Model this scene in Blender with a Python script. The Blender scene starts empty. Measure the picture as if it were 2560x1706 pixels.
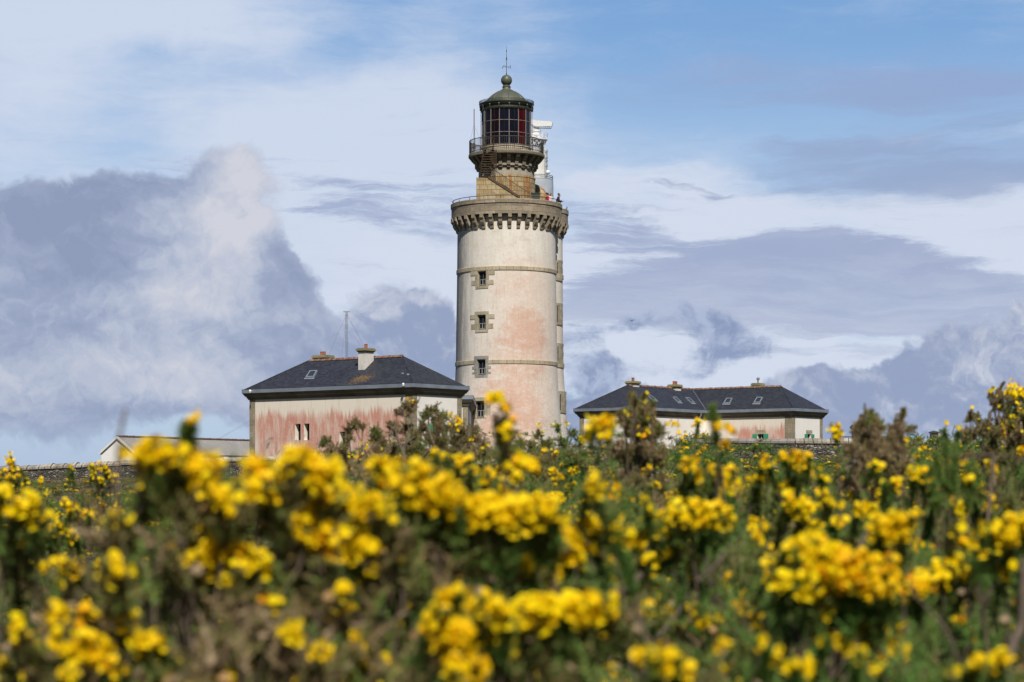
import bpy, math, random
import numpy as np
from mathutils import Vector, Matrix

R = math.radians
SC = bpy.context.scene
COL = SC.collection

# ------------------------------------------------------------------ camera
F, HX, HY, EYE = 5600.0, 1280.0, 1230.0, 1.6      # focal length (px of a 2560 px wide frame), horizon, eye height
cam_d = bpy.data.cameras.new('camera')
cam = bpy.data.objects.new('camera', cam_d); COL.objects.link(cam)
cam.location = (0, 0, EYE); cam.rotation_euler = (R(90), 0, 0)
cam_d.sensor_width = 36.0; cam_d.lens = F / 2560 * 36
cam_d.shift_y = (HY - 853) / 2560
cam_d.clip_start = 0.1; cam_d.clip_end = 30000
cam_d.dof.use_dof = True; cam_d.dof.focus_distance = 165.0
cam_d.dof.aperture_fstop = cam_d.lens / 16.5
SC.camera = cam
SC.view_settings.view_transform = 'Standard'; SC.view_settings.look = 'None'
SC.view_settings.exposure = 0.0; SC.view_settings.gamma = 1.0
cy = SC.cycles
cy.max_bounces = 6; cy.diffuse_bounces = 3; cy.glossy_bounces = 3; cy.transmission_bounces = 4
cy.caustics_reflective = False; cy.caustics_refractive = False

def P(px, py, D):
    return Vector(((px - HX) / F * D, D, EYE + (HY - py) / F * D))
def s2l(c):
    o = []
    for x in c:
        x /= 255.0
        o.append(x / 12.92 if x <= .04045 else ((x + .055) / 1.055) ** 2.4)
    return (o[0], o[1], o[2], 1.0)

# ------------------------------------------------------------------ node helper
class NT:
    def __init__(s, tree):
        s.t = tree; s.n = tree.nodes; s.l = tree.links
        s.n.clear()
    def _in(s, sock, v):
        if isinstance(v, bpy.types.NodeSocket): s.l.new(v, sock)
        elif v is not None:
            try: sock.default_value = v
            except Exception:
                sock.default_value = (v, v, v) if isinstance(v, (int, float)) else tuple(v)[:3]
    def node(s, typ, **kw):
        n = s.n.new(typ)
        for k, v in kw.items(): setattr(n, k, v)
        return n
    def m(s, op, a, b=None, c=None, clamp=False):
        n = s.n.new('ShaderNodeMath'); n.operation = op; n.use_clamp = clamp
        s._in(n.inputs[0], a)
        if b is not None: s._in(n.inputs[1], b)
        if c is not None: s._in(n.inputs[2], c)
        return n.outputs[0]
    def v(s, op, a, b=None):
        n = s.n.new('ShaderNodeVectorMath'); n.operation = op
        s._in(n.inputs[0], a)
        if b is not None: s._in(n.inputs[1], b)
        return n.outputs['Value'] if op in ('LENGTH', 'DOT_PRODUCT') else n.outputs[0]
    def noise(s, vec, scale, detail=4, rough=.55, col=False, dist=0.0):
        n = s.n.new('ShaderNodeTexNoise'); s._in(n.inputs['Vector'], vec)
        n.inputs['Scale'].default_value = scale; n.inputs['Detail'].default_value = detail
        n.inputs['Roughness'].default_value = rough; n.inputs['Distortion'].default_value = dist
        return n.outputs['Color'] if col else n.outputs[0]
    def smooth(s, x, a, b, lo=0.0, hi=1.0, lin=False):
        n = s.n.new('ShaderNodeMapRange'); n.interpolation_type = 'LINEAR' if lin else 'SMOOTHSTEP'
        n.clamp = True
        s._in(n.inputs[0], x)
        for i, q in enumerate((a, b, lo, hi)): s._in(n.inputs[1 + i], q)
        return n.outputs[0]
    def mix(s, f, a, b, mode='MIX'):
        n = s.n.new('ShaderNodeMix'); n.data_type = 'RGBA'; n.blend_type = mode
        s._in(n.inputs[0], f); s._in(n.inputs[6], a); s._in(n.inputs[7], b)
        return n.outputs[2]
    def xyz(s, x, y, z=0.0):
        n = s.n.new('ShaderNodeCombineXYZ')
        for i, q in enumerate((x, y, z)): s._in(n.inputs[i], q)
        return n.outputs[0]
    def sep(s, v):
        n = s.n.new('ShaderNodeSeparateXYZ'); s._in(n.inputs[0], v); return n.outputs
    def ramp(s, f, stops):
        n = s.n.new('ShaderNodeValToRGB'); s._in(n.inputs[0], f)
        cr = n.color_ramp
        while len(cr.elements) < len(stops): cr.elements.new(.5)
        for e, (p, c) in zip(cr.elements, stops):
            e.position = p; e.color = c if len(c) == 4 else (*c, 1)
        return n.outputs[0]
    def ell(s, vec, items):
        """sum of soft ellipses (cx, cy, rx, ry, weight)"""
        tot = None
        for cx, cy_, rx, ry, w in items:
            d = s.v('SUBTRACT', vec, (cx, cy_, 0)); d = s.v('MULTIPLY', d, (1 / rx, 1 / ry, 0))
            q = s.smooth(s.v('LENGTH', d), 1.25, .25, 0.0, w)
            tot = q if tot is None else s.m('ADD', tot, q)
        return tot

# ------------------------------------------------------------------ sky, clouds, sun
SUN_AZ, SUN_EL = R(9), R(48)            # to the right of the view's back, above the horizon
world = bpy.data.worlds.new('World'); SC.world = world; world.use_nodes = True
t = NT(world.node_tree)
sky = t.node('ShaderNodeTexSky', sky_type='NISHITA', sun_disc=False)
sky.sun_elevation = SUN_EL; sky.sun_rotation = math.pi - SUN_AZ
sky.air_density = 1.0; sky.dust_density = 0.6; sky.ozone_density = 2.0
dr = t.node('ShaderNodeTexCoord').outputs['Generated']
dx, dy, dz = t.sep(dr)
hyp = t.m('SQRT', t.m('ADD', t.m('MULTIPLY', dx, dx), t.m('MULTIPLY', dy, dy)))
X = t.m('MULTIPLY_ADD', t.m('ARCTAN2', dx, dy), 5.6, 1.28)
Y = t.m('MULTIPLY_ADD', t.m('ARCTAN2', dz, hyp), -5.6, 1.23)
Q = t.xyz(X, Y, 0)
w1 = t.v('SUBTRACT', t.noise(Q, 2.6, 5, .6, True), (.5, .5, .5))
W = t.v('ADD', Q, t.v('MULTIPLY', w1, (.30, .20, 0)))                    # billowing edges
w2 = t.v('SUBTRACT', t.noise(t.v('MULTIPLY', Q, (.7, 2.2, 0)), 2.2, 6, .6, True), (.5, .5, .5))
S = t.v('ADD', Q, t.v('MULTIPLY', w2, (.35, .16, 0)))                    # stretched edges
fb = t.m('SUBTRACT', t.noise(t.v('MULTIPLY', W, (1, 1.2, 0)), 4.6, 8, .66), .5)
def puff(vec, sc=5.2):
    n_ = t.node('ShaderNodeTexVoronoi', voronoi_dimensions='2D', feature='F1'); t._in(n_.inputs['Vector'], vec); n_.inputs['Scale'].default_value = sc
    n_.inputs['Detail'].default_value = 3.5; n_.inputs['Roughness'].default_value = .55; n_.inputs['Lacunarity'].default_value = 2.3
    return t.m('SUBTRACT', .42, n_.outputs['Distance'])
Wp = t.v('ADD', W, t.v('MULTIPLY', t.v('SUBTRACT', t.noise(Q, 9, 4, .6, True), (.5, .5, .5)), (.10, .08, 0)))
bil = puff(Wp); bilo = puff(t.v('ADD', Wp, (.014, -.030, 0)))
fs = t.m('SUBTRACT', t.noise(t.v('MULTIPLY', S, (1, 3.8, 0)), 3.2, 7, .64), .5)
ft = t.m('SUBTRACT', t.noise(t.v('MULTIPLY', S, (.8, 6.5, 0)), 3.2, 7, .68), .5)
fbo = t.m('SUBTRACT', t.noise(t.v('MULTIPLY', t.v('ADD', W, (.012, -.034, 0)), (1, 1.2, 0)), 4.6, 6, .62), .5)
rel = t.m('MULTIPLY_ADD', t.m('SUBTRACT', bil, bilo), .45, t.m('MULTIPLY', t.m('SUBTRACT', fb, fbo), .7))
fl = t.m('SUBTRACT', t.noise(t.v('ADD', Q, (7, 3, 0)), 1.7, 5, .5), .5)
SKY_K = 0.105
c = t.mix(1.0, sky.outputs[0], (SKY_K, SKY_K, SKY_K, 1), 'MULTIPLY')
c = t.mix(t.smooth(Y, .0, .62), t.mix(.6, c, s2l((108, 160, 220))), t.mix(.75, c, s2l((172, 198, 232))))
c = t.mix(t.smooth(Y, -.2, -3.0), c, (.035, .11, .33, 1))
# thin high veil
veil = t.m('ADD', t.ell(W, [(.25, .0, .62, .17, .85), (.03, .3, .3, .5, .6), (.78, .3, .55, .2, .35), (1.0, .42, .55, .25, .75), (.35, .2, .5, .16, .3),
      (1.22, .1, .3, .3, .3), (.62, .08, .5, .1, .3), (.75, .62, .6, .35, .85), (1.62, .46, .35, .2, .3), (2.4, .05, .35, .08, .15)]),
      t.m('MULTIPLY_ADD', fs, .9, .06))
c = t.mix(t.smooth(veil, .0, 1.0, 0, .92), c, s2l((208, 218, 236)))
# bright band of far cloud on the right and behind the tower
wb = t.m('ADD', t.ell(S, [(1.65, .5, .42, .12, .75), (2.35, .58, .8, .16, .9), (1.5, .74, .5, .16, .9), (2.2, .93, .9, .16, .95), (1.6, .86, .5, .16, .9),
      (2.5, .36, .4, .03, .4), (1.15, .72, .5, .22, .8), (2.5, .68, .3, .14, .5)]), t.m('MULTIPLY', fs, 1.3))
c = t.mix(t.smooth(wb, .2, .95, 0, .95), c, s2l((211, 220, 237)))
# grey-violet sheets, streaked along the wind
st = t.m('ADD', t.ell(S, [(2.05, .215, .65, .08, .72), (2.45, .26, .4, .07, .6), (2.25, .43, .5, .1, .8), (2.1, .37, .3, .03, .4), (2.5, .33, .25, .03, .6), (2.45, .46, .3, .05, .5)]), t.m('MULTIPLY', ft, 1.9))
c = t.mix(t.smooth(st, .05, 1.15, 0, .72), c, t.mix(t.smooth(Y, .2, .42), s2l((150, 168, 206)), s2l((147, 163, 198))))
st2 = t.m('ADD', t.ell(S, [(1.98, .68, .46, .13, .95), (1.62, .77, .36, .07, .85), (2.3, .74, .38, .11, .95), (2.0, .79, .7, .08, .8), (1.9, .73, .65, .12, .4), (1.4, .7, .3, .05, .4), (1.52, .56, .2, .05, .75), (1.55, .62, .22, .03, .5),
      (1.79, .478, .09, .022, .7), (1.68, .46, .1, .014, .45), (.95, .53, .35, .08, .55), (.78, .46, .2, .03, .4), (2.2, .88, .4, .02, .35)]), t.m('MULTIPLY', ft, 2.0))
c = t.mix(t.smooth(st2, .3, .82, 0, .92), c, t.mix(t.m('MULTIPLY_ADD', ft, 2.0, t.smooth(Y, .6, .85, .0, .8)), s2l((158, 171, 203)), s2l((186, 196, 218))))
# torn flat wisps
wi = t.m('ADD', t.ell(S, [(.95, .53, .5, .12, .42), (1.55, .5, .4, .12, .36), (.45, .44, .4, .05, .5), (1.2, .62, .3, .2, .3), (2.2, .55, .6, .05, .3), (1.5, .88, .3, .08, .2), (1.6, .3, .6, .12, .2)]), t.m('MULTIPLY', ft, 2.2))
c = t.mix(t.smooth(wi, .35, 1.0, 0, .75), c, s2l((162, 177, 209)))
# low cumulus: behind the tower and the long house, and on the right
tc = t.m('ADD', t.ell(W, [(1.64, .825, .18, .05, .62), (1.84, .87, .17, .07, .72), (1.7, .93, .14, .06, .5), (1.44, .88, .1, .12, .5), (1.5, .96, .16, .07, .6)]), t.m('MULTIPLY_ADD', fb, 1.7, t.m('MULTIPLY', ft, .7)))
c = t.mix(t.smooth(tc, .34, .8, 0, .92), c, t.mix(t.smooth(rel, -.12, .14), s2l((136, 152, 187)), s2l((172, 185, 213))))
lo = t.m('ADD', t.ell(W, [(1.5, 1.05, .35, .11, .95), (1.98, 1.02, .17, .12, .95), (1.75, 1.07, .3, .1, .85),
      (2.4, 1.08, .5, .18, 1.1), (2.5, .93, .22, .19, 1.05), (2.33, 1.0, .2, .15, .9), (2.58, .86, .1, .12, .9), (2.22, 1.03, .25, .12, .8), (1.0, 1.02, .5, .22, .9), (.95, .78, .18, .13, .9), (1.03, .84, .18, .14, .8), (1.08, .86, .12, .13, .8)]), t.m('MULTIPLY_ADD', bil, .55, t.m('MULTIPLY', fb, .8)))
lit = t.m('ADD', t.ell(W, [(2.5, .88, .2, .12, .3), (2.42, .98, .15, .06, .2), (.88, .76, .16, .06, .5), (1.02, .72, .1, .05, .3), (1.95, .94, .06, .04, .3)]), t.m('MULTIPLY_ADD', rel, 1.6, t.m('MULTIPLY_ADD', fb, .7, .12)))
c = t.mix(t.smooth(lo, .32, .72, 0, .95), c, t.mix(t.smooth(lit, .0, 1.0), s2l((146, 160, 192)), s2l((203, 209, 223))))
# the big cumulus on the left
cu = t.m('ADD', t.ell(W, [(.54, .5, .19, .17, 1.15), (.58, .43, .13, .1, .55), (.2, .6, .3, .15, 1.15), (.0, .7, .3, .25, 1.0), (.4, .78, .5, .26, 1.4), (.62, .68, .2, .2, .9), (.1, .95, .7, .25, 1.2),
      (.75, .95, .3, .2, .9), (.34, .47, .24, .06, .7)]), t.m('MULTIPLY_ADD', bil, .55, t.m('MULTIPLY', fb, .75)))
lit2 = t.m('ADD', t.ell(W, [(.6, .5, .18, .22, .5), (.53, .66, .3, .22, .5), (.42, .82, .3, .14, .2), (.6, .42, .1, .07, .12), (.15, .62, .3, .16, -.3), (.05, .8, .25, .12, -.1),
      (.72, .7, .11, .12, -.4), (.3, .95, .45, .09, .35), (.55, .85, .2, .05, -.2), (.6, 1.02, .2, .06, .2)]), t.m('MULTIPLY_ADD', rel, 1.0, t.m('MULTIPLY_ADD', fb, .45, t.m('MULTIPLY_ADD', fl, 1.2, .2))))
ccol = t.ramp(t.smooth(lit2, -.15, 1.0, lin=True), [(0, s2l((141, 154, 184))), (.3, s2l((156, 168, 196))), (.6, s2l((181, 190, 210))), (1, s2l((208, 210, 221)))])
c = t.mix(t.smooth(cu, .30, .80, 0, .97), c, ccol)
c = t.mix(t.smooth(Y, 1.0, 1.2, 0, .45), c, s2l((168, 186, 218)))            # pale air just above the horizon
c = t.mix(t.smooth(dy, .55, -.3), c, t.mix(1.0, c, (.30, .30, .30, 1), 'MULTIPLY'))     # unseen sky behind the viewer dimmed to deepen the shadows
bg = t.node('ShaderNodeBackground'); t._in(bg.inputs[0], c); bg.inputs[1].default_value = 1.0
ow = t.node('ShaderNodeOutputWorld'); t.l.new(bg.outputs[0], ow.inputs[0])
world.cycles.sampling_method = 'MANUAL'; world.cycles.sample_map_resolution = 512

sd = bpy.data.lights.new('sun', 'SUN'); sd.energy = 5.0; sd.angle = R(.53); sd.color = (1.0, .945, .86)
so = bpy.data.objects.new('sun', sd); COL.objects.link(so)
SV = Vector((math.sin(SUN_AZ) * math.cos(SUN_EL), -math.cos(SUN_AZ) * math.cos(SUN_EL), math.sin(SUN_EL)))
so.rotation_euler = (-SV).to_track_quat('-Z', 'Y').to_euler(); so.location = (20, -40, 60)

# ------------------------------------------------------------------ mesh helper
class MB:
    def __init__(s): s.vv = []; s.ff = []; s.uv = []
    def poly(s, pts, uv=None):
        pts = [Vector(p) for p in pts]
        if uv is None:
            n = Vector((0, 0, 0))
            for i in range(len(pts)):
                a, b = pts[i], pts[(i + 1) % len(pts)]
                n += Vector(((a.y - b.y) * (a.z + b.z), (a.z - b.z) * (a.x + b.x), (a.x - b.x) * (a.y + b.y)))
            if n.length > 0: n.normalize()
            if abs(n.z) > .9: uv = [(p.x, p.y) for p in pts]
            else:
                h = Vector((-n.y, n.x, 0)).normalized(); w = n.cross(h)
                uv = [(p.dot(h), p.dot(w)) for p in pts]
        i0 = len(s.vv); s.vv += [tuple(p) for p in pts]
        s.ff.append(tuple(range(i0, i0 + len(pts)))); s.uv.append([tuple(u) for u in uv])
    def obox(s, c, ax, ay, az, skip=()):
        c, ax, ay, az = map(Vector, (c, ax, ay, az))
        g = lambda i, j, k: c + ax * i + ay * j + az * k
        q = {'-z': [g(-1, 1, -1), g(1, 1, -1), g(1, -1, -1), g(-1, -1, -1)], '+z': [g(-1, -1, 1), g(1, -1, 1), g(1, 1, 1), g(-1, 1, 1)],
             '-y': [g(-1, -1, -1), g(1, -1, -1), g(1, -1, 1), g(-1, -1, 1)], '+y': [g(1, 1, -1), g(-1, 1, -1), g(-1, 1, 1), g(1, 1, 1)],
             '-x': [g(-1, 1, -1), g(-1, -1, -1), g(-1, -1, 1), g(-1, 1, 1)], '+x': [g(1, -1, -1), g(1, 1, -1), g(1, 1, 1), g(1, -1, 1)]}
        for k, f in q.items():
            if k not in skip: s.poly(f)
    def box(s, x0, x1, y0, y1, z0, z1):
        s.obox(((x0 + x1) / 2, (y0 + y1) / 2, (z0 + z1) / 2), ((x1 - x0) / 2, 0, 0), (0, (y1 - y0) / 2, 0), (0, 0, (z1 - z0) / 2))
    def bar(s, a, b, w, h=None, up=(0, 0, 1)):
        a, b = Vector(a), Vector(b); d = b - a; h = h or w
        if d.length < 1e-6: return
        n = d.normalized(); u = Vector(up)
        if abs(n.dot(u)) > .98: u = Vector((1, 0, 0))
        r = n.cross(u).normalized(); u = r.cross(n)
        s.obox((a + b) / 2, r * w / 2, u * h / 2, d / 2)
    def tube(s, pts, r, n=6, caps=True):
        pts = [Vector(p) for p in pts]; k = len(pts)
        rr = r if isinstance(r, (list, tuple)) else [r] * k
        rings = []; prev = None
        for i, p in enumerate(pts):
            d = (pts[min(i + 1, k - 1)] - pts[max(i - 1, 0)]).normalized()
            u = prev if prev is not None else (Vector((0, 0, 1)) if abs(d.z) < .95 else Vector((1, 0, 0)))
            a = d.cross(u)
            if a.length < 1e-4: a = d.cross(Vector((.3, 1, .2)))
            a.normalize(); b = a.cross(d); prev = b
            rings.append([p + (a * math.cos(2 * math.pi * j / n) + b * math.sin(2 * math.pi * j / n)) * rr[i] for j in range(n)])
        i0 = len(s.vv)
        for ring in rings: s.vv += [tuple(q) for q in ring]
        for i in range(k - 1):
            for j in range(n):
                a, b = i0 + i * n + j, i0 + i * n + (j + 1) % n
                s.ff.append((a, b, b + n, a + n)); s.uv.append([(j / n, i), ((j + 1) / n, i), ((j + 1) / n, i + 1), (j / n, i + 1)])
        if caps:
            s.ff.append(tuple(i0 + j for j in range(n))[::-1]); s.uv.append([(0, 0)] * n)
            s.ff.append(tuple(i0 + (k - 1) * n + j for j in range(n))); s.uv.append([(0, 0)] * n)
    def lathe(s, prof, n=64, cx=0., cy=0., angles=None, skip=None, closed=True, uref=None):
        """profile of (r, z); angle 0 faces the camera (-Y), positive towards +X; uv in metres"""
        A = angles or [-math.pi + 2 * math.pi * i / n for i in range(n + (0 if closed else 1))]
        m = len(A); i0 = len(s.vv)
        for r, z in prof:
            for a in A: s.vv.append((cx + r * math.sin(a), cy - r * math.cos(a), z))
        L = [0.0]
        for (r0, z0), (r1, z1) in zip(prof, prof[1:]): L.append(L[-1] + math.hypot(r1 - r0, z1 - z0))
        vert = abs(prof[-1][1] - prof[0][1]) > .6 * L[-1]
        for i in range(len(prof) - 1):
            for j in range(m if closed else m - 1):
                j2 = (j + 1) % m
                if skip and skip(i, j): continue
                s.ff.append((i0 + i * m + j, i0 + i * m + j2, i0 + (i + 1) * m + j2, i0 + (i + 1) * m + j))
                ur = uref or max(p[0] for p in prof)
                a0 = A[j]; a1 = A[j2] if j2 > j else A[j2] + 2 * math.pi
                v0, v1 = (prof[i][1], prof[i + 1][1]) if vert else (L[i], L[i + 1])
                s.uv.append([(a0 * ur, v0), (a1 * ur, v0), (a1 * ur, v1), (a0 * ur, v1)])
    def build(s, name, mat, parent=None, origin=(0, 0, 0), smooth=False, sharp=38):
        me = bpy.data.meshes.new(name)
        ox, oy, oz = origin
        me.from_pydata([(x - ox, y - oy, z - oz) for x, y, z in s.vv], [], s.ff)
        uvl = me.uv_layers.new(name='UVMap')
        flat = [q for f in s.uv for u in f for q in u]
        uvl.data.foreach_set('uv', flat)
        if mat: me.materials.append(mat)
        if smooth:
            me.shade_smooth(); me.set_sharp_from_angle(angle=R(sharp))
        o = bpy.data.objects.new(name, me); COL.objects.link(o)
        if parent: o.parent = parent
        else: o.location = origin
        return o

def thing(name, label, cat, loc=(0, 0, 0), group=None):
    o = bpy.data.objects.new(name, None); COL.objects.link(o)
    o.location = loc; o['label'] = label; o['category'] = cat
    o.empty_display_size = .3
    if group: o['group'] = group
    return o
def tag(o, label, cat, group=None):
    o['label'] = label; o['category'] = cat
    if group: o['group'] = group
    return o
def dup(root, loc, rz, scale, label, group):
    r = root.copy(); COL.objects.link(r)
    r.location = loc; r.rotation_euler = (0, 0, rz); r.scale = scale
    r['label'] = label; r['group'] = group
    for ch in root.children:
        q = ch.copy(); COL.objects.link(q); q.parent = r
    return r

def ground_z(y):
    if y < 4: return 0.0
    if y < 34: return (y - 4) / 30 * .95
    if y < 130: return .95 + (y - 34) / 96 * 1.15
    if y < 420: return 2.1
    return max(-30.0, 2.1 - (y - 420) * .02)

# ------------------------------------------------------------------ materials
def new_mat(name):
    m = bpy.data.materials.new(name); m.use_nodes = True
    t = NT(m.node_tree)
    b = t.node('ShaderNodeBsdfPrincipled'); o = t.node('ShaderNodeOutputMaterial')
    t.l.new(b.outputs[0], o.inputs[0])
    return m, t, b
def uvs(t): return t.node('ShaderNodeTexCoord').outputs['UV']
def obj_co(t): return t.node('ShaderNodeTexCoord').outputs['Object']
def bump(t, b, h, strength=.3, dist=.02):
    n = t.node('ShaderNodeBump'); n.inputs['Strength'].default_value = strength; n.inputs['Distance'].default_value = dist
    t._in(n.inputs['Height'], h); t.l.new(n.outputs[0], b.inputs['Normal'])
def plain(name, col, rough=.6, metal=0.0, var=.25, vs=3.0, spec=None):
    m, t, b = new_mat(name)
    n = t.noise(obj_co(t), vs, 5, .6)
    k = t.smooth(n, .3, .7, 1 - var, 1 + var, lin=True)
    cc = t.mix(1.0, (*col, 1), t.xyz(k, k, k), 'MULTIPLY')
    t._in(b.inputs['Base Color'], cc); b.inputs['Roughness'].default_value = rough; b.inputs['Metallic'].default_value = metal
    if spec is not None: b.inputs['Specular IOR Level'].default_value = spec
    return m

def stone_mat(name, cols, bw=.75, bh=.36, mortar=(.16, .13, .09), lichen=.25, rust=None, mort=.012, scale=1.0):
    m, t, b = new_mat(name); uv = uvs(t)
    br = t.node('ShaderNodeTexBrick'); t._in(br.inputs['Vector'], uv)
    br.inputs['Scale'].default_value = 1.0; br.inputs['Brick Width'].default_value = bw; br.inputs['Row Height'].default_value = bh
    br.inputs['Mortar Size'].default_value = mort; br.inputs['Mortar Smooth'].default_value = .3; br.inputs['Bias'].default_value = 0
    br.inputs['Color1'].default_value = (0, 0, 0, 1); br.inputs['Color2'].default_value = (1, 1, 1, 1); br.inputs['Mortar'].default_value = (.5, .5, .5, 1)
    br.offset = .5
    n1 = t.noise(uv, 1.1, 5, .6); n2 = t.noise(uv, 9, 6, .65); n3 = t.noise(t.v('ADD', uv, (31, 7, 0)), 2.3, 6, .65)
    f = t.m('MULTIPLY_ADD', t.sep(br.outputs['Color'])[0], .5, t.m('MULTIPLY_ADD', n1, 1.1, -.25))
    cc = t.ramp(f, [(.1, cols[0]), (.4, cols[1]), (.65, cols[2]), (.9, cols[3])])
    k = t.smooth(n2, .3, .72, .72, 1.25, lin=True)
    cc = t.mix(1.0, cc, t.xyz(k, k, k), 'MULTIPLY')
    cc = t.mix(t.smooth(n3, .56, .7, 0, lichen), cc, (.34, .24, .08, 1))
    cc = t.mix(t.smooth(t.noise(t.v('ADD', uv, (3, 57, 0)), 6, 4, .6), .62, .72, 0, .55), cc, (.42, .41, .37, 1))
    cc = t.mix(t.smooth(t.noise(t.v('ADD', uv, (13, 5, 0)), 1.7, 6, .7), .58, .74, 0, .6), cc, (.09, .085, .075, 1))
    if rust: cc = rust(t, uv, cc)
    cc = t.mix(br.outputs['Fac'], cc, (*mortar, 1))
    t._in(b.inputs['Base Color'], cc); b.inputs['Roughness'].default_value = .9; b.inputs['Specular IOR Level'].default_value = .2
    bump(t, b, t.m('SUBTRACT', t.m('MULTIPLY', n2, .6), br.outputs['Fac']), .5, .03)
    return m
TAN = [(.16, .135, .095), (.24, .195, .13), (.33, .27, .17), (.40, .33, .22)]
GREYT = [(.19, .16, .12), (.26, .218, .162), (.33, .275, .205), (.40, .34, .26)]
M_para = stone_mat('granite_parapet', GREYT, .85, .40, lichen=.45)
M_corb = stone_mat('granite_corbel', GREYT, 9, 9, lichen=.2)
M_band = stone_mat('granite_band', [(.32, .27, .18), (.38, .32, .22), (.44, .37, .26), (.5, .43, .31)], .55, 2.0, lichen=.2)
M_quoin = stone_mat('granite_quoin', [(.22, .19, .13), (.28, .24, .17), (.33, .28, .2), (.38, .33, .25)], .6, .42, lichen=.15, mort=.006)
M_surround = stone_mat('granite_surround', [(.30, .26, .18), (.36, .31, .22), (.42, .37, .27), (.47, .42, .32)], .6, .38, lichen=.15, mort=.006)
M_surround2 = stone_mat('grey_granite_surround', [(.22, .21, .19), (.27, .26, .23), (.31, .3, .27), (.36, .34, .31)], .6, .38, lichen=.04, mort=.006)
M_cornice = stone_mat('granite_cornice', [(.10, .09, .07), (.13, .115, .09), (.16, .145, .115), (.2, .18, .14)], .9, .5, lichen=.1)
def rusty(t, uv, cc):
    a = t.noise(t.v('MULTIPLY', uv, (2.6, .22, 0)), 1.0, 3, .5)
    return t.mix(t.smooth(a, .53, .66, 0, .8), cc, (.33, .12, .03, 1))
M_turret = stone_mat('ochre_granite', [(.25, .19, .11), (.36, .27, .14), (.42, .33, .18), (.46, .38, .25)], .62, .36, mortar=(.15, .11, .07), lichen=.3, rust=rusty, mort=.018)
M_turret2 = stone_mat('pale_granite', [(.28, .25, .2), (.34, .3, .24), (.38, .34, .28), (.42, .38, .32)], .8, .45, lichen=.12, mort=.007)
M_gallery = stone_mat('gallery_stone', [(.13, .115, .085), (.17, .15, .11), (.21, .185, .14), (.25, .225, .17)], 1.2, .5, lichen=.15)
M_rubble, t_, b_ = new_mat('rubble_wall')
_uv = t_.v('MULTIPLY', uvs(t_), (1, 1.7, 0)); _uv = t_.v('ADD', _uv, t_.v('MULTIPLY', t_.v('SUBTRACT', t_.noise(_uv, 3, 3, .6, True), (.5, .5, .5)), (.12, .12, 0)))
_vo = t_.node('ShaderNodeTexVoronoi'); t_._in(_vo.inputs['Vector'], _uv); _vo.inputs['Scale'].default_value = 4.2
_ve = t_.node('ShaderNodeTexVoronoi', feature='DISTANCE_TO_EDGE'); t_._in(_ve.inputs['Vector'], _uv); _ve.inputs['Scale'].default_value = 4.2
_f = t_.m('MULTIPLY_ADD', t_.sep(_vo.outputs['Color'])[0], .8, t_.m('MULTIPLY', t_.noise(_uv, 8, 5, .7), .3))
_cc = t_.ramp(_f, [(.1, (.055, .05, .045)), (.4, (.11, .1, .085)), (.7, (.17, .15, .125)), (1, (.34, .32, .28))])
_cc = t_.mix(t_.smooth(_ve.outputs['Distance'], .03, .10), (.03, .027, .024, 1), _cc)
t_._in(b_.inputs['Base Color'], _cc); b_.inputs['Roughness'].default_value = .95; bump(t_, b_, t_.smooth(_ve.outputs['Distance'], .0, .2), .8, .06)
M_coping = stone_mat('wall_coping', [(.2, .18, .14), (.3, .27, .22), (.4, .36, .3), (.46, .43, .38)], .5, 3, lichen=.25)
M_copsmooth = plain('mortar_coping', (.26, .235, .21), .9, var=.2, vs=2)

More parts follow.
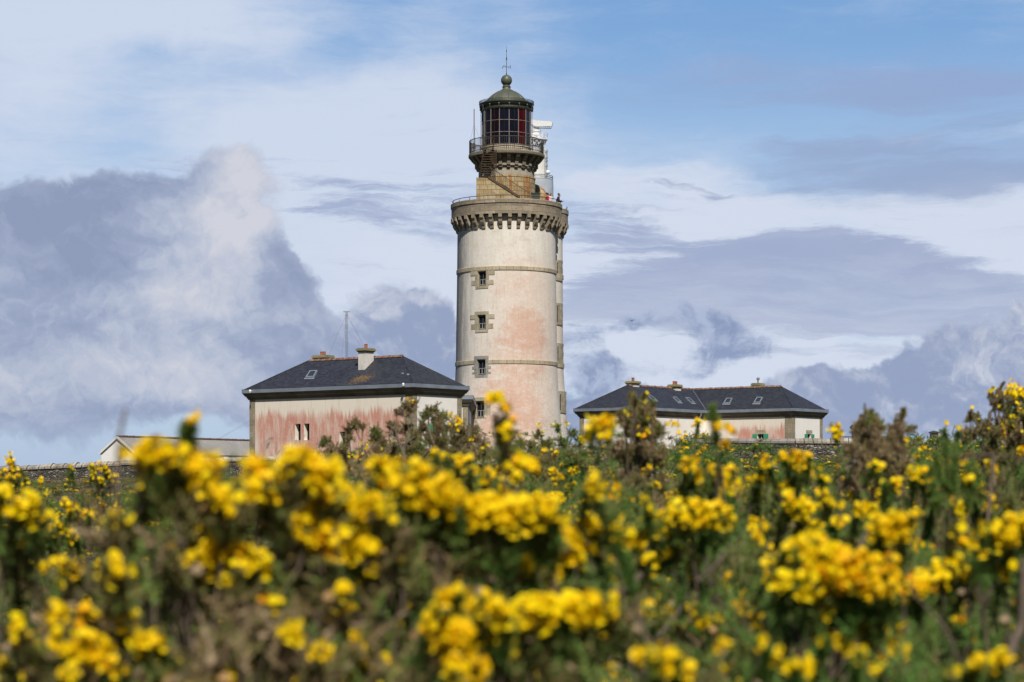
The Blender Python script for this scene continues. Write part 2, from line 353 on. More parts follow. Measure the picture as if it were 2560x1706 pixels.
def tower_plaster(name, pink=1.0):
    m, t, b = new_mat(name); uv = uvs(t)
    wv = t.v('SUBTRACT', t.noise(uv, .55, 6, .6, True), (.5, .5, .5))
    q = t.v('ADD', uv, t.v('MULTIPLY', wv, (2.2, 2.4, 0)))
    ur = 1 / 32.0; zf = lambda y: 1.6 + (1230 - y) * .03054
    uf = lambda x: math.asin(max(-.98, min(.98, (x - 1266) / 126))) * 3.92
    E = lambda x, y, rx, ry, w: (uf(x), zf(y), rx * ur, ry * ur, w)
    reg = t.ell(q, [E(1315, 795, 75, 38, 1.0), E(1295, 850, 85, 40, .9), E(1300, 930, 100, 45, .75), E(1240, 985, 95, 40, .85), E(1320, 1020, 85, 60, .8), E(1250, 1070, 110, 50, .85),
                      E(1295, 650, 65, 14, .55), E(1270, 720, 80, 40, .35), E(1345, 860, 60, 60, .5)])
    n = t.noise(t.v('MULTIPLY', uv, (.75, 1.25, 0)), 1.5, 9, .74)
    n2 = t.noise(t.v('ADD', uv, (17, 3, 0)), 3.2, 8, .78)
    wash = t.ell(q, [E(1320, 800, 120, 150, .75), E(1290, 960, 150, 130, .8), E(1280, 1080, 150, 80, .8), E(1300, 690, 120, 50, .4)])
    cream = t.mix(t.noise(uv, .8, 6, .62), (.74, .685, .60, 1), (.79, .75, .69, 1))
    cream = t.mix(t.smooth(t.noise(t.v('ADD', uv, (9, 2, 0)), .9, 8, .72), .47, .72, 0, .42), cream, (.50, .42, .31, 1))
    wk = t.m('MULTIPLY', wash, t.smooth(t.m('MULTIPLY_ADD', n2, .5, n), .42, .85))
    cc = t.mix(t.m('MULTIPLY', wk, .9 * pink, None, True), cream, (.69, .535, .445, 1))
    pk = t.smooth(t.m('ADD', t.m('MULTIPLY', reg, .62), t.m('MULTIPLY_ADD', n, 1.5, t.m('MULTIPLY_ADD', n2, .7, -1.1))), .12, .85, 0, .8 * pink)
    cc = t.mix(pk, cc, (.63, .39, .295, 1))
    crk = t.smooth(t.noise(t.v('ADD', uv, (2, 71, 0)), 4.5, 9, .82), .56, .66, 0, .4)
    cc = t.mix(crk, cc, (.50, .40, .31, 1))
    # upright grey streaks, stronger towards the left side
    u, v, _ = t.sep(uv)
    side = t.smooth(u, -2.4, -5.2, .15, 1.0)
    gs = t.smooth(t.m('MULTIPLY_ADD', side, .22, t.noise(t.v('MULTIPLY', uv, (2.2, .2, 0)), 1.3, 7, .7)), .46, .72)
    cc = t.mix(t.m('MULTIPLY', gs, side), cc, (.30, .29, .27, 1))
    # thin dribbles
    dr_ = t.smooth(t.noise(t.v('MULTIPLY', t.v('ADD', uv, (5, 0, 0)), (7, .3, 0)), 1.2, 4, .6),   .56, .72, 0, .3)
    cc = t.mix(dr_, cc, (.36, .28, .2, 1))
    # lichen speckle low on the right
    sp = t.ell(q, [E(1352, 1068, 34, 40, 1.0), E(1340, 945, 30, 40, .5), E(1370, 1000, 20, 60, .4)])
    spk = t.smooth(t.noise(uv, 9, 5, .75), .5, .62)
    cc = t.mix(t.m('MULTIPLY', t.m('MULTIPLY', sp, spk), .75, None, True), cc, (.16, .14, .11, 1))
    wht = t.smooth(t.noise(t.v('ADD', uv, (40, 11, 0)), 1.6, 6, .7), .6, .72, 0, .6)
    cc = t.mix(wht, cc, (.66, .61, .53, 1))
    fine = t.noise(uv, 22, 5, .7)
    k = t.smooth(t.m('MULTIPLY_ADD', t.noise(uv, 5, 6, .75), .8, t.m('MULTIPLY', fine, .4)), .4, .8, .84, 1.08, lin=True)
    cc = t.mix(1.0, cc, t.xyz(k, k, k), 'MULTIPLY')
    t._in(b.inputs['Base Color'], cc); b.inputs['Roughness'].default_value = .92; b.inputs['Specular IOR Level'].default_value = .15
    bump(t, b, t.m('ADD', t.noise(uv, 3, 6, .6), t.m('MULTIPLY', fine, .5)), .35, .035)
    return m
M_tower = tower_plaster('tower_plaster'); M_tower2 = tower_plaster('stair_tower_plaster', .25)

def house_plaster(name, u0, u1, vline, amp, pink):
    """lime wash worn to pink in streaks; u runs along the wall, v is height in metres"""
    m, t, b = new_mat(name); uv = uvs(t); u, v, _ = t.sep(uv)
    a = t.noise(t.xyz(u, 0, 0), 3.0, 6, .8); bb = t.noise(t.xyz(u, 0, 0), .7, 2, .5)
    line = t.m('ADD', vline, t.m('ADD', t.m('MULTIPLY', t.m('SUBTRACT', a, .5), amp * 3.4), t.m('MULTIPLY', t.m('SUBTRACT', bb, .5), amp * 2.0)))
    d = t.m('SUBTRACT', line, v)
    fad = t.noise(t.v('MULTIPLY', uv, (1.6, .35, 0)), 1.0, 5, .65)
    mk = t.m('MULTIPLY', t.smooth(d, -.1, .55), t.smooth(t.m('SUBTRACT', fad, t.m('MULTIPLY', t.smooth(d, .4, 3.4), .12)), .28, .55, .4, 1.0))
    rng = t.m('MULTIPLY', t.smooth(u, u0 - .7, u0 + .7), t.smooth(u, u1 + .5, u1 - .1))
    scr = t.smooth(t.noise(t.v('MULTIPLY', uv, (5, .5, 0)), 1.5, 6, .75), .53, .66, 1.0, .35)
    chips = t.smooth(t.noise(uv, 7, 6, .75), .58, .66, 1.0, .25)
    mk = t.m('MULTIPLY', t.m('MULTIPLY', mk, rng), t.m('MULTIPLY', scr, chips))
    cream = t.mix(t.noise(uv, 1.2, 6, .65), (.78, .69, .57, 1), (.84, .78, .69, 1))
    cream = t.mix(t.smooth(t.noise(t.v('MULTIPLY', uv, (4, .25, 0)), 1.2, 5, .65), .52, .7, 0, .35), cream, (.50, .40, .30, 1))
    pk = t.mix(t.noise(uv, 3, 5, .7), (.56, .235, .175, 1), (.63, .33, .26, 1))
    cc = t.mix(t.m('MULTIPLY', mk, pink), cream, pk)
    k = t.smooth(t.noise(uv, 16, 5, .7), .3, .7, .93, 1.05, lin=True)
    cc = t.mix(1.0, cc, t.xyz(k, k, k), 'MULTIPLY')
    t._in(b.inputs['Base Color'], cc); b.inputs['Roughness'].default_value = .92; b.inputs['Specular IOR Level'].default_value = .15
    bump(t, b, t.noise(uv, 5, 6, .65), .25, .02)
    return m
M_bright = plain('fresh_whitewash', (.88, .87, .85), .85, var=.03)
M_white = plain('white_limewash', (.82, .79, .74), .9, var=.05, vs=1.2)

def slate_mat(name, lich=None):
    m, t, b = new_mat(name); uv = uvs(t)
    br = t.node('ShaderNodeTexBrick'); t._in(br.inputs['Vector'], uv); br.inputs['Scale'].default_value = 1
    br.inputs['Brick Width'].default_value = .22; br.inputs['Row Height'].default_value = .13; br.inputs['Mortar Size'].default_value = .008
    br.inputs['Color1'].default_value = (.022, .024, .031, 1); br.inputs['Color2'].default_value = (.042, .045, .055, 1); br.inputs['Mortar'].default_value = (.010, .010, .013, 1)
    n = t.noise(uv, .9, 5, .6)
    k = t.smooth(t.m('MULTIPLY_ADD', t.noise(t.v('MULTIPLY', uv, (.5, 2.2, 0)), 2.0, 5, .7), .7, t.m('MULTIPLY', n, .5)), .35, .85, .65, 1.5, lin=True)
    cc = t.mix(1.0, br.outputs['Color'], t.xyz(k, k, k), 'MULTIPLY')
    cc = t.mix(t.smooth(t.noise(uv, 14, 4, .6), .64, .74, 0, .45), cc, (.11, .11, .115, 1))
    if lich:
        L = t.ell(t.v('ADD', uv, t.v('MULTIPLY', t.v('SUBTRACT', t.noise(uv, 1.2, 4, .6, True), (.5, .5, .5)), (1.4, 1.2, 0))), lich)
        sp = t.m('ADD', t.m('MULTIPLY', L, .15), t.m('MULTIPLY', t.m('SUBTRACT', t.noise(uv, 6.5, 8, .85), .5), 1.6))
        cc = t.mix(t.smooth(sp, .30, .50, 0, .7), cc, t.mix(t.noise(uv, 12, 3, .6), (.30, .15, .02, 1), (.20, .14, .05, 1)))
    t._in(b.inputs['Base Color'], cc); b.inputs['Roughness'].default_value = .62; b.inputs['Specular IOR Level'].default_value = .35
    bump(t, b, t.m('SUBTRACT', 1, br.outputs['Fac']), .35, .015)
    return m
M_zinc = plain('zinc_gutter', (.215, .245, .29), .5, .1, var=.22, vs=1.1)
M_soffit = plain('white_fascia', (.6, .58, .54), .8, var=.1)
M_terra = plain('terracotta', (.33, .09, .045), .8, var=.3, vs=5)
M_ridge = stone_mat('ridge_tiles', [(.1, .05, .035), (.16, .075, .05), (.2, .1, .07), (.25, .16, .1)], .36, 3, mortar=(.3, .27, .22), mort=.03, lichen=.5)
M_glass = new_mat('dark_glass')
def _g(mt, col, rough):
    m, t, b = mt
    n = t.noise(obj_co(t), 1.2, 3, .5)
    t._in(b.inputs['Base Color'], t.mix(n, (*[x * .6 for x in col], 1), (*[x * 1.4 for x in col], 1)))
    b.inputs['Roughness'].default_value = rough; b.inputs['Specular IOR Level'].default_value = .16
    return m
M_glass = _g(M_glass, (.012, .014, .02), .12)
M_lglass = _g(new_mat('lantern_glass'), (.0075, .008, .016), .15)
M_lmaroon = _g(new_mat('maroon_glass'), (.010, .005, .008), .15)
M_lred = _g(new_mat('red_glass'), (.05, .002, .003), .15)
M_skyglass = _g(new_mat('skylight_glass'), (.03, .04, .055), .08)
M_green = plain('verdigris_paint', (.105, .113, .08), .5, .15, var=.18, vs=2.5)
M_greend = plain('dark_green_paint', (.045, .05, .038), .5, .2, var=.2, vs=3)
M_iron = plain('grey_iron', (.075, .068, .06), .6, .3, var=.3, vs=6)
M_mull = plain('mullion_paint', (.24, .20, .18), .5, .1, var=.2, vs=4)
M_rust = plain('rusty_iron', (.10, .065, .038), .8, .2, var=.45, vs=9)
M_white_p = plain('white_paint', (.8, .8, .8), .45, var=.04)
M_radar = plain('weathered_white_paint', (.66, .65, .62), .6, var=.1, vs=.6)
M_radarg = plain('pale_grey_paint', (.42, .46, .52), .55, var=.12, vs=.8)
M_wframe = plain('window_paint', (.40, .40, .38), .6, var=.2)
M_dframe = plain('dark_window_paint', (.05, .055, .045), .6, var=.2)
M_gshut = plain('green_shutter', (.03, .30, .16), .5, var=.12)
M_cab = plain('cabinet_green', (.045, .055, .045), .5, var=.2)
M_steel = plain('galvanised_steel', (.34, .36, .38), .5, .5, var=.2, vs=4)
M_pipe = plain('zinc_pipe', (.28, .28, .29), .5, .3, var=.2)
M_bird = plain('dark_plane_paint', (.03, .035, .05), .5, var=.2)
M_tile = stone_mat('cream_tiles', [(.5, .42, .3), (.58, .5, .38), (.62, .55, .43), (.68, .6, .5)], .17, .12, mortar=(.24, .19, .13), mort=.012, lichen=.1)
M_fib, t_, b_ = new_mat('fibre_cement_sheet')
_uv = uvs(t_); _wv = t_.node('ShaderNodeTexWave'); t_._in(_wv.inputs['Vector'], _uv); _wv.inputs['Scale'].default_value = 2.2
_cc = t_.mix(t_.noise(_uv, .9, 7, .7), (.16, .155, .145, 1), (.38, .36, .33, 1))
_cc = t_.mix(t_.smooth(t_.noise(_uv, 6, 5, .7), .58, .68, 0, .7), _cc, (.55, .53, .47, 1))
t_._in(b_.inputs['Base Color'], _cc); b_.inputs['Roughness'].default_value = .9; bump(t_, b_, _wv.outputs['Fac'], .5, .03)
M_earth, t_, b_ = new_mat('heath_ground')
_co = t_.node('ShaderNodeTexCoord').outputs['Object']
_cc = t_.mix(t_.noise(_co, .7, 7, .65), (.045, .05, .018, 1), (.10, .075, .04, 1))
_cc = t_.mix(t_.smooth(t_.noise(_co, 7, 6, .7), .5, .65, 0, .7), _cc, (.06, .085, .025, 1))
t_._in(b_.inputs['Base Color'], _cc); b_.inputs['Roughness'].default_value = 1; bump(t_, b_, t_.noise(_co, 12, 6, .7), .8, .05)
# ------------------------------------------------------------------ ground
mb = MB()
ys = [-400, -60, -10, 0, 4, 10, 16, 22, 28, 34, 46, 60, 80, 100, 130, 160, 200, 260, 340, 420, 600, 900, 1500, 2600, 4500, 8000, 14000]
xs = [-9000, -3000, -1000, -400, -150, -60, -30, -15, -8, -4, 0, 4, 8, 15, 30, 60, 150, 400, 1000, 3000, 9000]
for i in range(len(ys) - 1):
    for j in range(len(xs) - 1):
        mb.poly([(xs[j], ys[i], ground_z(ys[i])), (xs[j + 1], ys[i], ground_z(ys[i])), (xs[j + 1], ys[i + 1], ground_z(ys[i + 1])), (xs[j], ys[i + 1], ground_z(ys[i + 1]))])
o = mb.build('ground', M_earth, smooth=True); o['kind'] = 'structure'
GZ = 2.1                                          # ground level of the lighthouse enclosure

# ------------------------------------------------------------------ lighthouse
TX, TY = -.43, 175.0
LH = thing('lighthouse', 'tall round lighthouse of worn cream and pink plaster with a dark green lantern on top', 'lighthouse', (TX, TY, GZ))
O = (TX, TY, GZ)
def prof_at(z):                                   # outer radius of the main drum
    pts = [(GZ, 4.42), (5.0, 4.36), (7.5, 4.22), (10.0, 4.03), (11.6, 3.955), (14, 3.93), (18.6, 3.86), (22.8, 3.82)]
    for (z0, r0), (z1, r1) in zip(pts, pts[1:]):
        if z <= z1: return r0 + (r1 - r0) * (z - z0) / (z1 - z0)
    return pts[-1][1]
wins = [(17.39, 18.52), (14.03, 15.16), (10.55, 11.75), (7.28, 8.56)]       # sill and head heights
aw0, aw1 = R(-34.6), R(-23.6)
angs = sorted(set([round(-math.pi + 2 * math.pi * i / 96, 5) for i in range(96)] + [aw0, aw1]))
angs = [a for a in angs if a in (aw0, aw1) or not (min(abs(a - aw0), abs(a - aw1)) < .02)]
jw = angs.index(aw0)
inner = [k for k, a in enumerate(angs) if aw0 <= a < aw1]
zl = sorted(set([GZ] + [z for w in wins for z in w] + [3.5, 5, 6.2, 9.2, 10.0, 12.6, 13.3, 16.2, 19.5, 20.6, 21.8, 22.8]))
prof = [(prof_at(z), z) for z in zl]
def skipf(i, j):
    zc = (zl[i] + zl[i + 1]) / 2
    return j in inner and any(a < zc < b for a, b in wins)
mb = MB(); mb.lathe(prof, cx=TX, cy=TY, angles=angs, skip=skipf, uref=3.92)
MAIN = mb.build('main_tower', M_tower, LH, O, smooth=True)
def cyl(r, a, z, cx=TX, cy_=TY): return Vector((cx + r * math.sin(a), cy_ - r * math.cos(a), z))
def arc_slab(mb, r0, r1, a0, a1, z0, z1, n=4, cx=TX, cy_=TY):
    """a curved block standing from r0 (back) to r1 (front)"""
    for k in range(n):
        b0, b1 = a0 + (a1 - a0) * k / n, a0 + (a1 - a0) * (k + 1) / n
        q = lambda r, a, z: cyl(r, a, z, cx, cy_)
        mb.poly([q(r1, b0, z0), q(r1, b1, z0), q(r1, b1, z1), q(r1, b0, z1)], [(b0 * r1, z0), (b1 * r1, z0), (b1 * r1, z1), (b0 * r1, z1)])
        mb.poly([q(r0, b0, z1), q(r1, b0, z1), q(r1, b1, z1), q(r0, b1, z1)]); mb.poly([q(r1, b0, z0), q(r0, b0, z0), q(r0, b1, z0), q(r1, b1, z0)])
        if k == 0: mb.poly([q(r0, b0, z0), q(r1, b0, z0), q(r1, b0, z1), q(r0, b0, z1)])
        if k == n - 1: mb.poly([q(r1, b1, z0), q(r0, b1, z0), q(r0, b1, z1), q(r1, b1, z1)])
def tower_window(z0, z1, style):
    r = prof_at((z0 + z1) / 2); ms = M_surround2 if style == 'grey' else M_surround
    mb = MB(); pr = r + .03; A = lambda m: m / r
    jamb = .24
    arc_slab(mb, r - .1, pr, aw0 - A(jamb), aw0, z0, z1, 2); arc_slab(mb, r - .1, pr, aw1, aw1 + A(jamb), z0, z1, 2)
    arc_slab(mb, r - .1, pr + .004, aw0 - A(jamb), aw1 + A(jamb), z1, z1 + .26, 5)
    arc_slab(mb, r - .1, pr + .02, aw0 - A(jamb - .06), aw1 + A(jamb - .06), z0 - .22, z0, 5)
    if style == 'tan':                            # long tie stones left and right
        h = z1 - z0
        for sgn in (-1, 1):
            for (f0, f1, ln) in ((.72, 1.02, .46), (.05, .38, .36)):
                e0 = aw0 - A(jamb) if sgn < 0 else aw1 + A(jamb)
                e1 = e0 + sgn * A(ln)
                arc_slab(mb, r - .1, pr + .002, min(e0, e1), max(e0, e1), z0 + f0 * h, z0 + f1 * h, 2)
    elif style == 'grey':
        h = z1 - z0
        for sgn in (-1, 1):
            for (f0, f1) in ((.05, .18), (.38, .55)):
                e0 = aw0 - A(jamb) if sgn < 0 else aw1 + A(jamb); e1 = e0 + sgn * A(.2)
                arc_slab(mb, r - .1, pr + .002, min(e0, e1), max(e0, e1), z0 + f0 * h, z0 + f1 * h, 2)
    elif style == 'big':
        arc_slab(mb, r - .1, pr + .002, aw0 - A(.8), aw0 - A(jamb), z0 - .4, z1 + .1, 3); arc_slab(mb, r - .1, pr + .002, aw1 + A(jamb), aw1 + A(.5), z0 - .4, z1 - .3, 3)
    # the splayed reveal
    ri = r - .2; s = .012
    for a_, b_ in ((aw0, aw0 + s), (aw1, aw1 - s)):
        q = [cyl(pr, a_, z0), cyl(ri, b_, z0 + .02), cyl(ri, b_, z1 - .05), cyl(pr, a_, z1)]
        mb.poly(q if a_ == aw0 else q[::-1])
    mb.poly([cyl(pr, aw0, z1), cyl(ri, aw0 + s, z1 - .05), cyl(ri, aw1 - s, z1 - .05), cyl(pr, aw1, z1)])
    mb.poly([cyl(pr, aw0, z0), cyl(pr, aw1, z0), cyl(ri, aw1 - s, z0 + .02), cyl(ri, aw0 + s, z0 + .02)])
    w = mb.build('window', ms, LH, O)
    mg = MB(); mg.poly([cyl(ri, aw0 + s, z0), cyl(ri, aw1 - s, z0), cyl(ri, aw1 - s, z1), cyl(ri, aw0 + s, z1)]); mg.build('pane', M_glass, w, O)
    mf = MB(); rf = ri + .03; al, ar = aw0 + s, aw1 - s; mid = (al + ar) / 2; zm = z0 + .42 * (z1 - z0)
    for a_ in (al + .007, ar - .007): mf.bar(cyl(rf, a_, z0), cyl(rf, a_, z1), .05, .05, (0, 1, 0))
    mf.bar(cyl(rf, mid + .01, z0), cyl(rf, mid + .01, z1), .045, .05, (0, 1, 0)); mf.bar(cyl(rf, al, z0 + .04), cyl(rf, ar, z0 + .04), .06)
    mf.bar(cyl(rf, al, z1 - .1), cyl(rf, ar, z1 - .1), .06); mf.build('window_frame', M_dframe, w, O)
    ms_ = MB()                                    # the pale inward-opening lower sash
    for a_ in (al + .02, mid, ar - .028): ms_.bar(cyl(rf + .03, a_, z0 + .07), cyl(rf + .03, a_, zm), .028, .03, (0, 1, 0))
    ms_.bar(cyl(rf + .03, al + .02, zm), cyl(rf + .03, ar - .02, zm), .03); ms_.bar(cyl(rf + .03, al + .02, z0 + .09), cyl(rf + .03, ar - .02, z0 + .09), .03)
    ms_.bar(cyl(rf + .05, ar - .022, z0 + .07), cyl(rf + .12, ar - .012, zm + .1), .05, .02); ms_.build('sash', M_wframe, w, O)
for (z0, z1), st_ in zip(wins, ('tan', 'tan', 'grey', 'big')): tower_window(z0, z1, st_)
# string courses
for zz, gap in ((18.72, False), (11.55, True)):
    r = prof_at(zz)
    mb = MB()
    if gap:
        A0 = aw0 - .24 / r; A1 = aw1 + .24 / r
        aa = [A1 + (2 * math.pi - (A1 - A0)) * k / 96 for k in range(97)]
        mb.lathe([(r - .1, zz - .16), (r + .06, zz - .15), (r + .06, zz + .12), (r - .02, zz + .16)], cx=TX, cy=TY, angles=aa, closed=False)
    else:
        mb.lathe([(r - .1, zz - .16), (r + .06, zz - .15), (r + .06, zz + .12), (r - .02, zz + .16)], 96, cx=TX, cy=TY)
    mb.build('string_course', M_band, LH, O, smooth=True)

# the slimmer stair tower grown onto the back right of the drum
SX, SY = 1.60, 178.4
mb = MB(); mb.lathe([(3.02, GZ), (2.92, 5), (2.72, 8), (2.52, 11.0), (2.46, 14), (2.42, 22.8)], 64, cx=SX, cy=SY, uref=2.45)
ST = mb.build('stair_tower', M_tower2, LH, O, smooth=True)
for zz in (18.65, 11.6):
    r = 2.5 if zz < 15 else 2.44
    mb = MB(); mb.lathe([(r - .1, zz - .16), (r + .07, zz - .16), (r + .07, zz + .16), (r - .02, zz + .2)], 64, cx=SX, cy=SY); mb.build('string_course', M_band, LH, O, smooth=True)
for z0, z1, r in ((18.5, 19.7, 2.44), (15.0, 16.3, 2.45), (11.95, 13.1, 2.5), (8.05, 9.3, 2.73)):
    mb = MB(); a0, a1 = R(46), R(76)
    for k, (b0, b1) in enumerate(((a0, a0 + .1), (a0 + .16, a1))):
        for q_ in range(3):
            h = (z1 - z0) / 3; e = .05 if q_ % 2 else 0
            arc_slab(mb, r - .2, r + .05, b0 - (e if k == 0 else 0), b1 + (e if k else 0), z0 + q_ * h, z0 + (q_ + 1) * h - .006, 2, SX, SY)
    arc_slab(mb, r - .2, r + .053, a0 - .04, a1 + .04, z1, z1 + .24, 3, SX, SY); arc_slab(mb, r - .2, r + .07, a0, a1, z0 - .2, z0 - .006, 3, SX, SY)
    w = mb.build('window', M_surround, LH, O)
    mg = MB(); arc_slab(mg, r - .2, r + .012, a0 + .1, a0 + .16, z0 - .006, z1, 2, SX, SY); mg.build('pane', M_glass, w, O)

# corbelled parapets
def corbels(par, cx, cy_, r_in, r_out, z_top, n, a_from, a_to, w=.27):
    for k in range(n):
        mb = MB()
        a = a_from + (a_to - a_from) * k / n
        rd = Vector((math.sin(a), -math.cos(a), 0)); tg = Vector((math.cos(a), math.sin(a), 0)); c = Vector((cx, cy_, 0))
        pr = [(r_out, z_top), (r_out, z_top - .27), (r_out - .03, z_top - .30), (r_out - .10, z_top - .33), (r_out - .13, z_top - .42), (r_out - .17, z_top - .6), (r_out - .27, z_top - .76),
              (r_out - .36, z_top - .83), (r_in + .13, z_top - .94), (r_in + .10, z_top - 1.06), (r_in - .06, z_top - 1.1)]
        L = [c + rd * r + Vector((0, 0, z)) - tg * w / 2 for r, z in pr]; Rr = [p + tg * w for p in L]
        for i in range(len(pr) - 1): mb.poly([L[i], L[i + 1], Rr[i + 1], Rr[i]], [(k * 1.7, pr[i][1]), (k * 1.7, pr[i + 1][1]), (k * 1.7 + w, pr[i + 1][1]), (k * 1.7 + w, pr[i][1])])
        bk = c + rd * (r_in - .06)
        for side, fl in ((L, False), (Rr, True)):
            off = tg * (w if fl else 0)
            b0 = bk + Vector((0, 0, z_top)) - tg * w / 2 + off
            pts = [b0] + side
            mb.poly(pts if fl else pts[::-1])
        mb.build('corbel', M_corb, par, O)
ZP = 22.84
mb = MB()
aM = [R(187 - 360 + 284 * k / 90) for k in range(91)]; aS = [R(40 + 218 * k / 56) for k in range(57)]
mb.lathe([(3.7, ZP), (4.30, ZP), (4.30, 23.62), (3.75, 23.62), (3.75, 23.0)], cx=TX, cy=TY, uref=4.3, angles=aM, closed=False)
mb.lathe([(3.0, ZP), (4.30, ZP)], 96, cx=TX, cy=TY)
PW = mb.build('parapet', M_para, LH, O, smooth=True)
mb = MB(); mb.lathe([(3.78, 23.622), (4.27, 23.625), (4.27, 23.655), (4.36, 23.665), (4.36, 23.96), (4.30, 24.0), (3.76, 24.0), (3.76, 23.63)], cx=TX, cy=TY, uref=4.3, angles=aM, closed=False)
mb.build('coping', M_para, PW, O, smooth=True, sharp=30)
mb = MB(); mb.lathe([(0.01, 23.4), (3.76, 23.4), (3.8, 23.0)], 64, cx=TX, cy=TY); mb.build('terrace_floor', M_gallery, PW, O)
corbels(PW, TX, TY, 3.83, 4.36, ZP, 36, R(-180 + 3.6), R(180 + 3.6))
mb = MB(); mb.lathe([(2.2, ZP), (2.86, ZP), (2.86, 23.6), (2.36, 23.6), (2.36, 23.0)], cx=SX, cy=SY, angles=aS, closed=False); mb.lathe([(.01, 23.55), (2.38, 23.55), (2.4, 22.86)], 48, cx=SX, cy=SY)
PW2 = mb.build('stair_parapet', M_para, LH, O, smooth=True)
mb = MB(); mb.lathe([(2.36, 23.602), (2.91, 23.605), (2.91, 23.94), (2.86, 23.98), (2.36, 23.98), (2.36, 23.61)], cx=SX, cy=SY, angles=aS, closed=False); mb.build('coping', M_para, PW2, O, smooth=True, sharp=30)
corbels(PW2, SX, SY, 2.42, 2.92, ZP, 24, R(-180), R(180))
# low rail standing on the parapets
def ring_pts(r, z, cx, cy_, a0, a1, n): return [cyl(r, a0 + (a1 - a0) * k / n, z, cx, cy_) for k in range(n + 1)]
mb = MB(); mb.tube(ring_pts(4.22, 24.22, TX, TY, R(-172), R(110), 72), .028, 5)
for k in range(16): a = R(-168 + 18 * k); mb.tube([cyl(4.22, a, 23.98), cyl(4.22, a, 24.22)], .02, 4)
mb.build('parapet_rail', M_iron, LH, O, smooth=True)
mb = MB(); mb.tube([cyl(2.8, R(75), 24.2, SX, SY)] + ring_pts(2.8, 24.22, SX, SY, R(78), R(200), 30)[0:], .028, 5); mb.tube([cyl(2.8, R(98), 24.22, SX, SY), cyl(2.8, R(98), 23.9, SX, SY)], .028, 5)
mb.build('parapet_rail', M_iron, LH, O, smooth=True)

# turret under the lantern
mb = MB(); mb.lathe([(2.25, 23.0), (2.24, 25.92), (2.27, 25.95), (2.27, 26.05), (2.22, 26.08)], 72, cx=TX, cy=TY); mb.build('turret', M_turret, LH, O, smooth=True)
mb = MB(); mb.lathe([(2.19, 26.06), (2.17, 26.78), (2.34, 26.80), (2.34, 27.05), (2.25, 27.06), (2.25, 27.75)], 72, cx=TX, cy=TY); mb.build('turret_neck', M_turret2, LH, O, smooth=True)
GF = MB(); GF.lathe([(2.1, 27.6), (2.93, 27.63), (2.97, 27.68), (2.97, 27.86), (2.90, 27.92), (1.8, 27.92)], 72, cx=TX, cy=TY); GF = GF.build('gallery_floor', M_gallery, LH, O, smooth=True)
for k in range(24):                               # curved gallery brackets
    mb = MB()
    a = R(-180 + 15 * k + 4); rd = Vector((math.sin(a), -math.cos(a), 0)); tg = Vector((math.cos(a), math.sin(a), 0)); c0 = Vector((TX, TY, 0)); w = .27
    pr = [(2.90, 27.62), (2.87, 27.57), (2.74, 27.40), (2.62, 27.28), (2.52, 27.20), (2.47, 27.17), (2.47, 26.84), (2.36, 26.80), (2.36, 26.66), (2.1, 26.62)]
    L = [c0 + rd * r + Vector((0, 0, z)) - tg * w / 2 for r, z in pr]; Rr = [p + tg * w for p in L]
    for i in range(len(pr) - 1): mb.poly([L[i], L[i + 1], Rr[i + 1], Rr[i]])
    b0 = c0 + rd * 2.1 + Vector((0, 0, 27.62))
    mb.poly(([b0 - tg * w / 2] + L)[::-1]); mb.poly([b0 + tg * w / 2] + Rr); mb.build('bracket', M_gallery, GF, O)
mb = MB(); mb.lathe([(1.93, 27.9), (1.93, 28.36), (1.99, 28.37), (1.99, 28.45), (1.8, 28.45)], 72, cx=TX, cy=TY); mb.build('lantern_base', M_tile, LH, O, smooth=True)
RG = MB()
for z, r_ in ((28.95, .032), (28.32, .022), (28.02, .022)): RG.tube(ring_pts(2.89, z, TX, TY, -math.pi, math.pi, 72), r_, 5, False)
for k in range(112):
    a = -math.pi + 2 * math.pi * k / 112; big = k % 14 == 0
    RG.tube([cyl(2.89, a, 27.9), cyl(2.89, a, 28.95)], .026 if big else .0145, 4)
RG.build('gallery_railing', M_iron, LH, O)
# lantern room: 16 sides
NL = 16; aL = [R(6.2 + 22.5 * k) for k in range(NL)]; rl = 1.90; zg0, zg1 = 28.45, 31.35
red = [(a, a + R(22.5)) for a in aL if 20 < math.degrees(a) < 40]
for nm, mt, test in (('red_pane', M_lred, lambda d: 20 < d < 40), ('maroon_pane', M_lmaroon, lambda d: d > 230 and 290 < d < 330), ('lantern_glass', M_lglass, lambda d: not (20 < d < 40) and not 290 < d < 330)):
    mb = MB()
    for a in aL:
        if not test(math.degrees(a) % 360): continue
        b = a + R(22.5)
        mb.poly([cyl(rl, a, zg0), cyl(rl, b, zg0), cyl(rl, b, zg1), cyl(rl, a, zg1)])
    mb.build(nm, mt, LH, O)
mb = MB()
for a in aL:
    mb.bar(cyl(rl + .02, a, zg0), cyl(rl + .02, a, zg1), .048, .06, (math.sin(a), -math.cos(a), 0))
    for z in (zg0 + .08, 29.45, 30.38, zg1 - .05): mb.bar(cyl(rl + .01, a, z), cyl(rl + .01, a + R(22.5), z), .05, .038)
mb.build('mullions', M_mull, LH, O)
mb = MB()
for a in aL[::1]: mb.tube([cyl(2.03, a + R(11), 28.3), cyl(2.03, a + R(11), 31.4)], .012, 4)
mb.build('glazing_stays', M_greend, LH, O)
mb = MB(); mb.lathe([(1.85, 31.3), (1.97, 31.32), (1.99, 31.42), (1.93, 31.5), (2.0, 31.6), (2.08, 31.68), (2.1, 31.76), (2.06, 31.8)], 72, cx=TX, cy=TY)
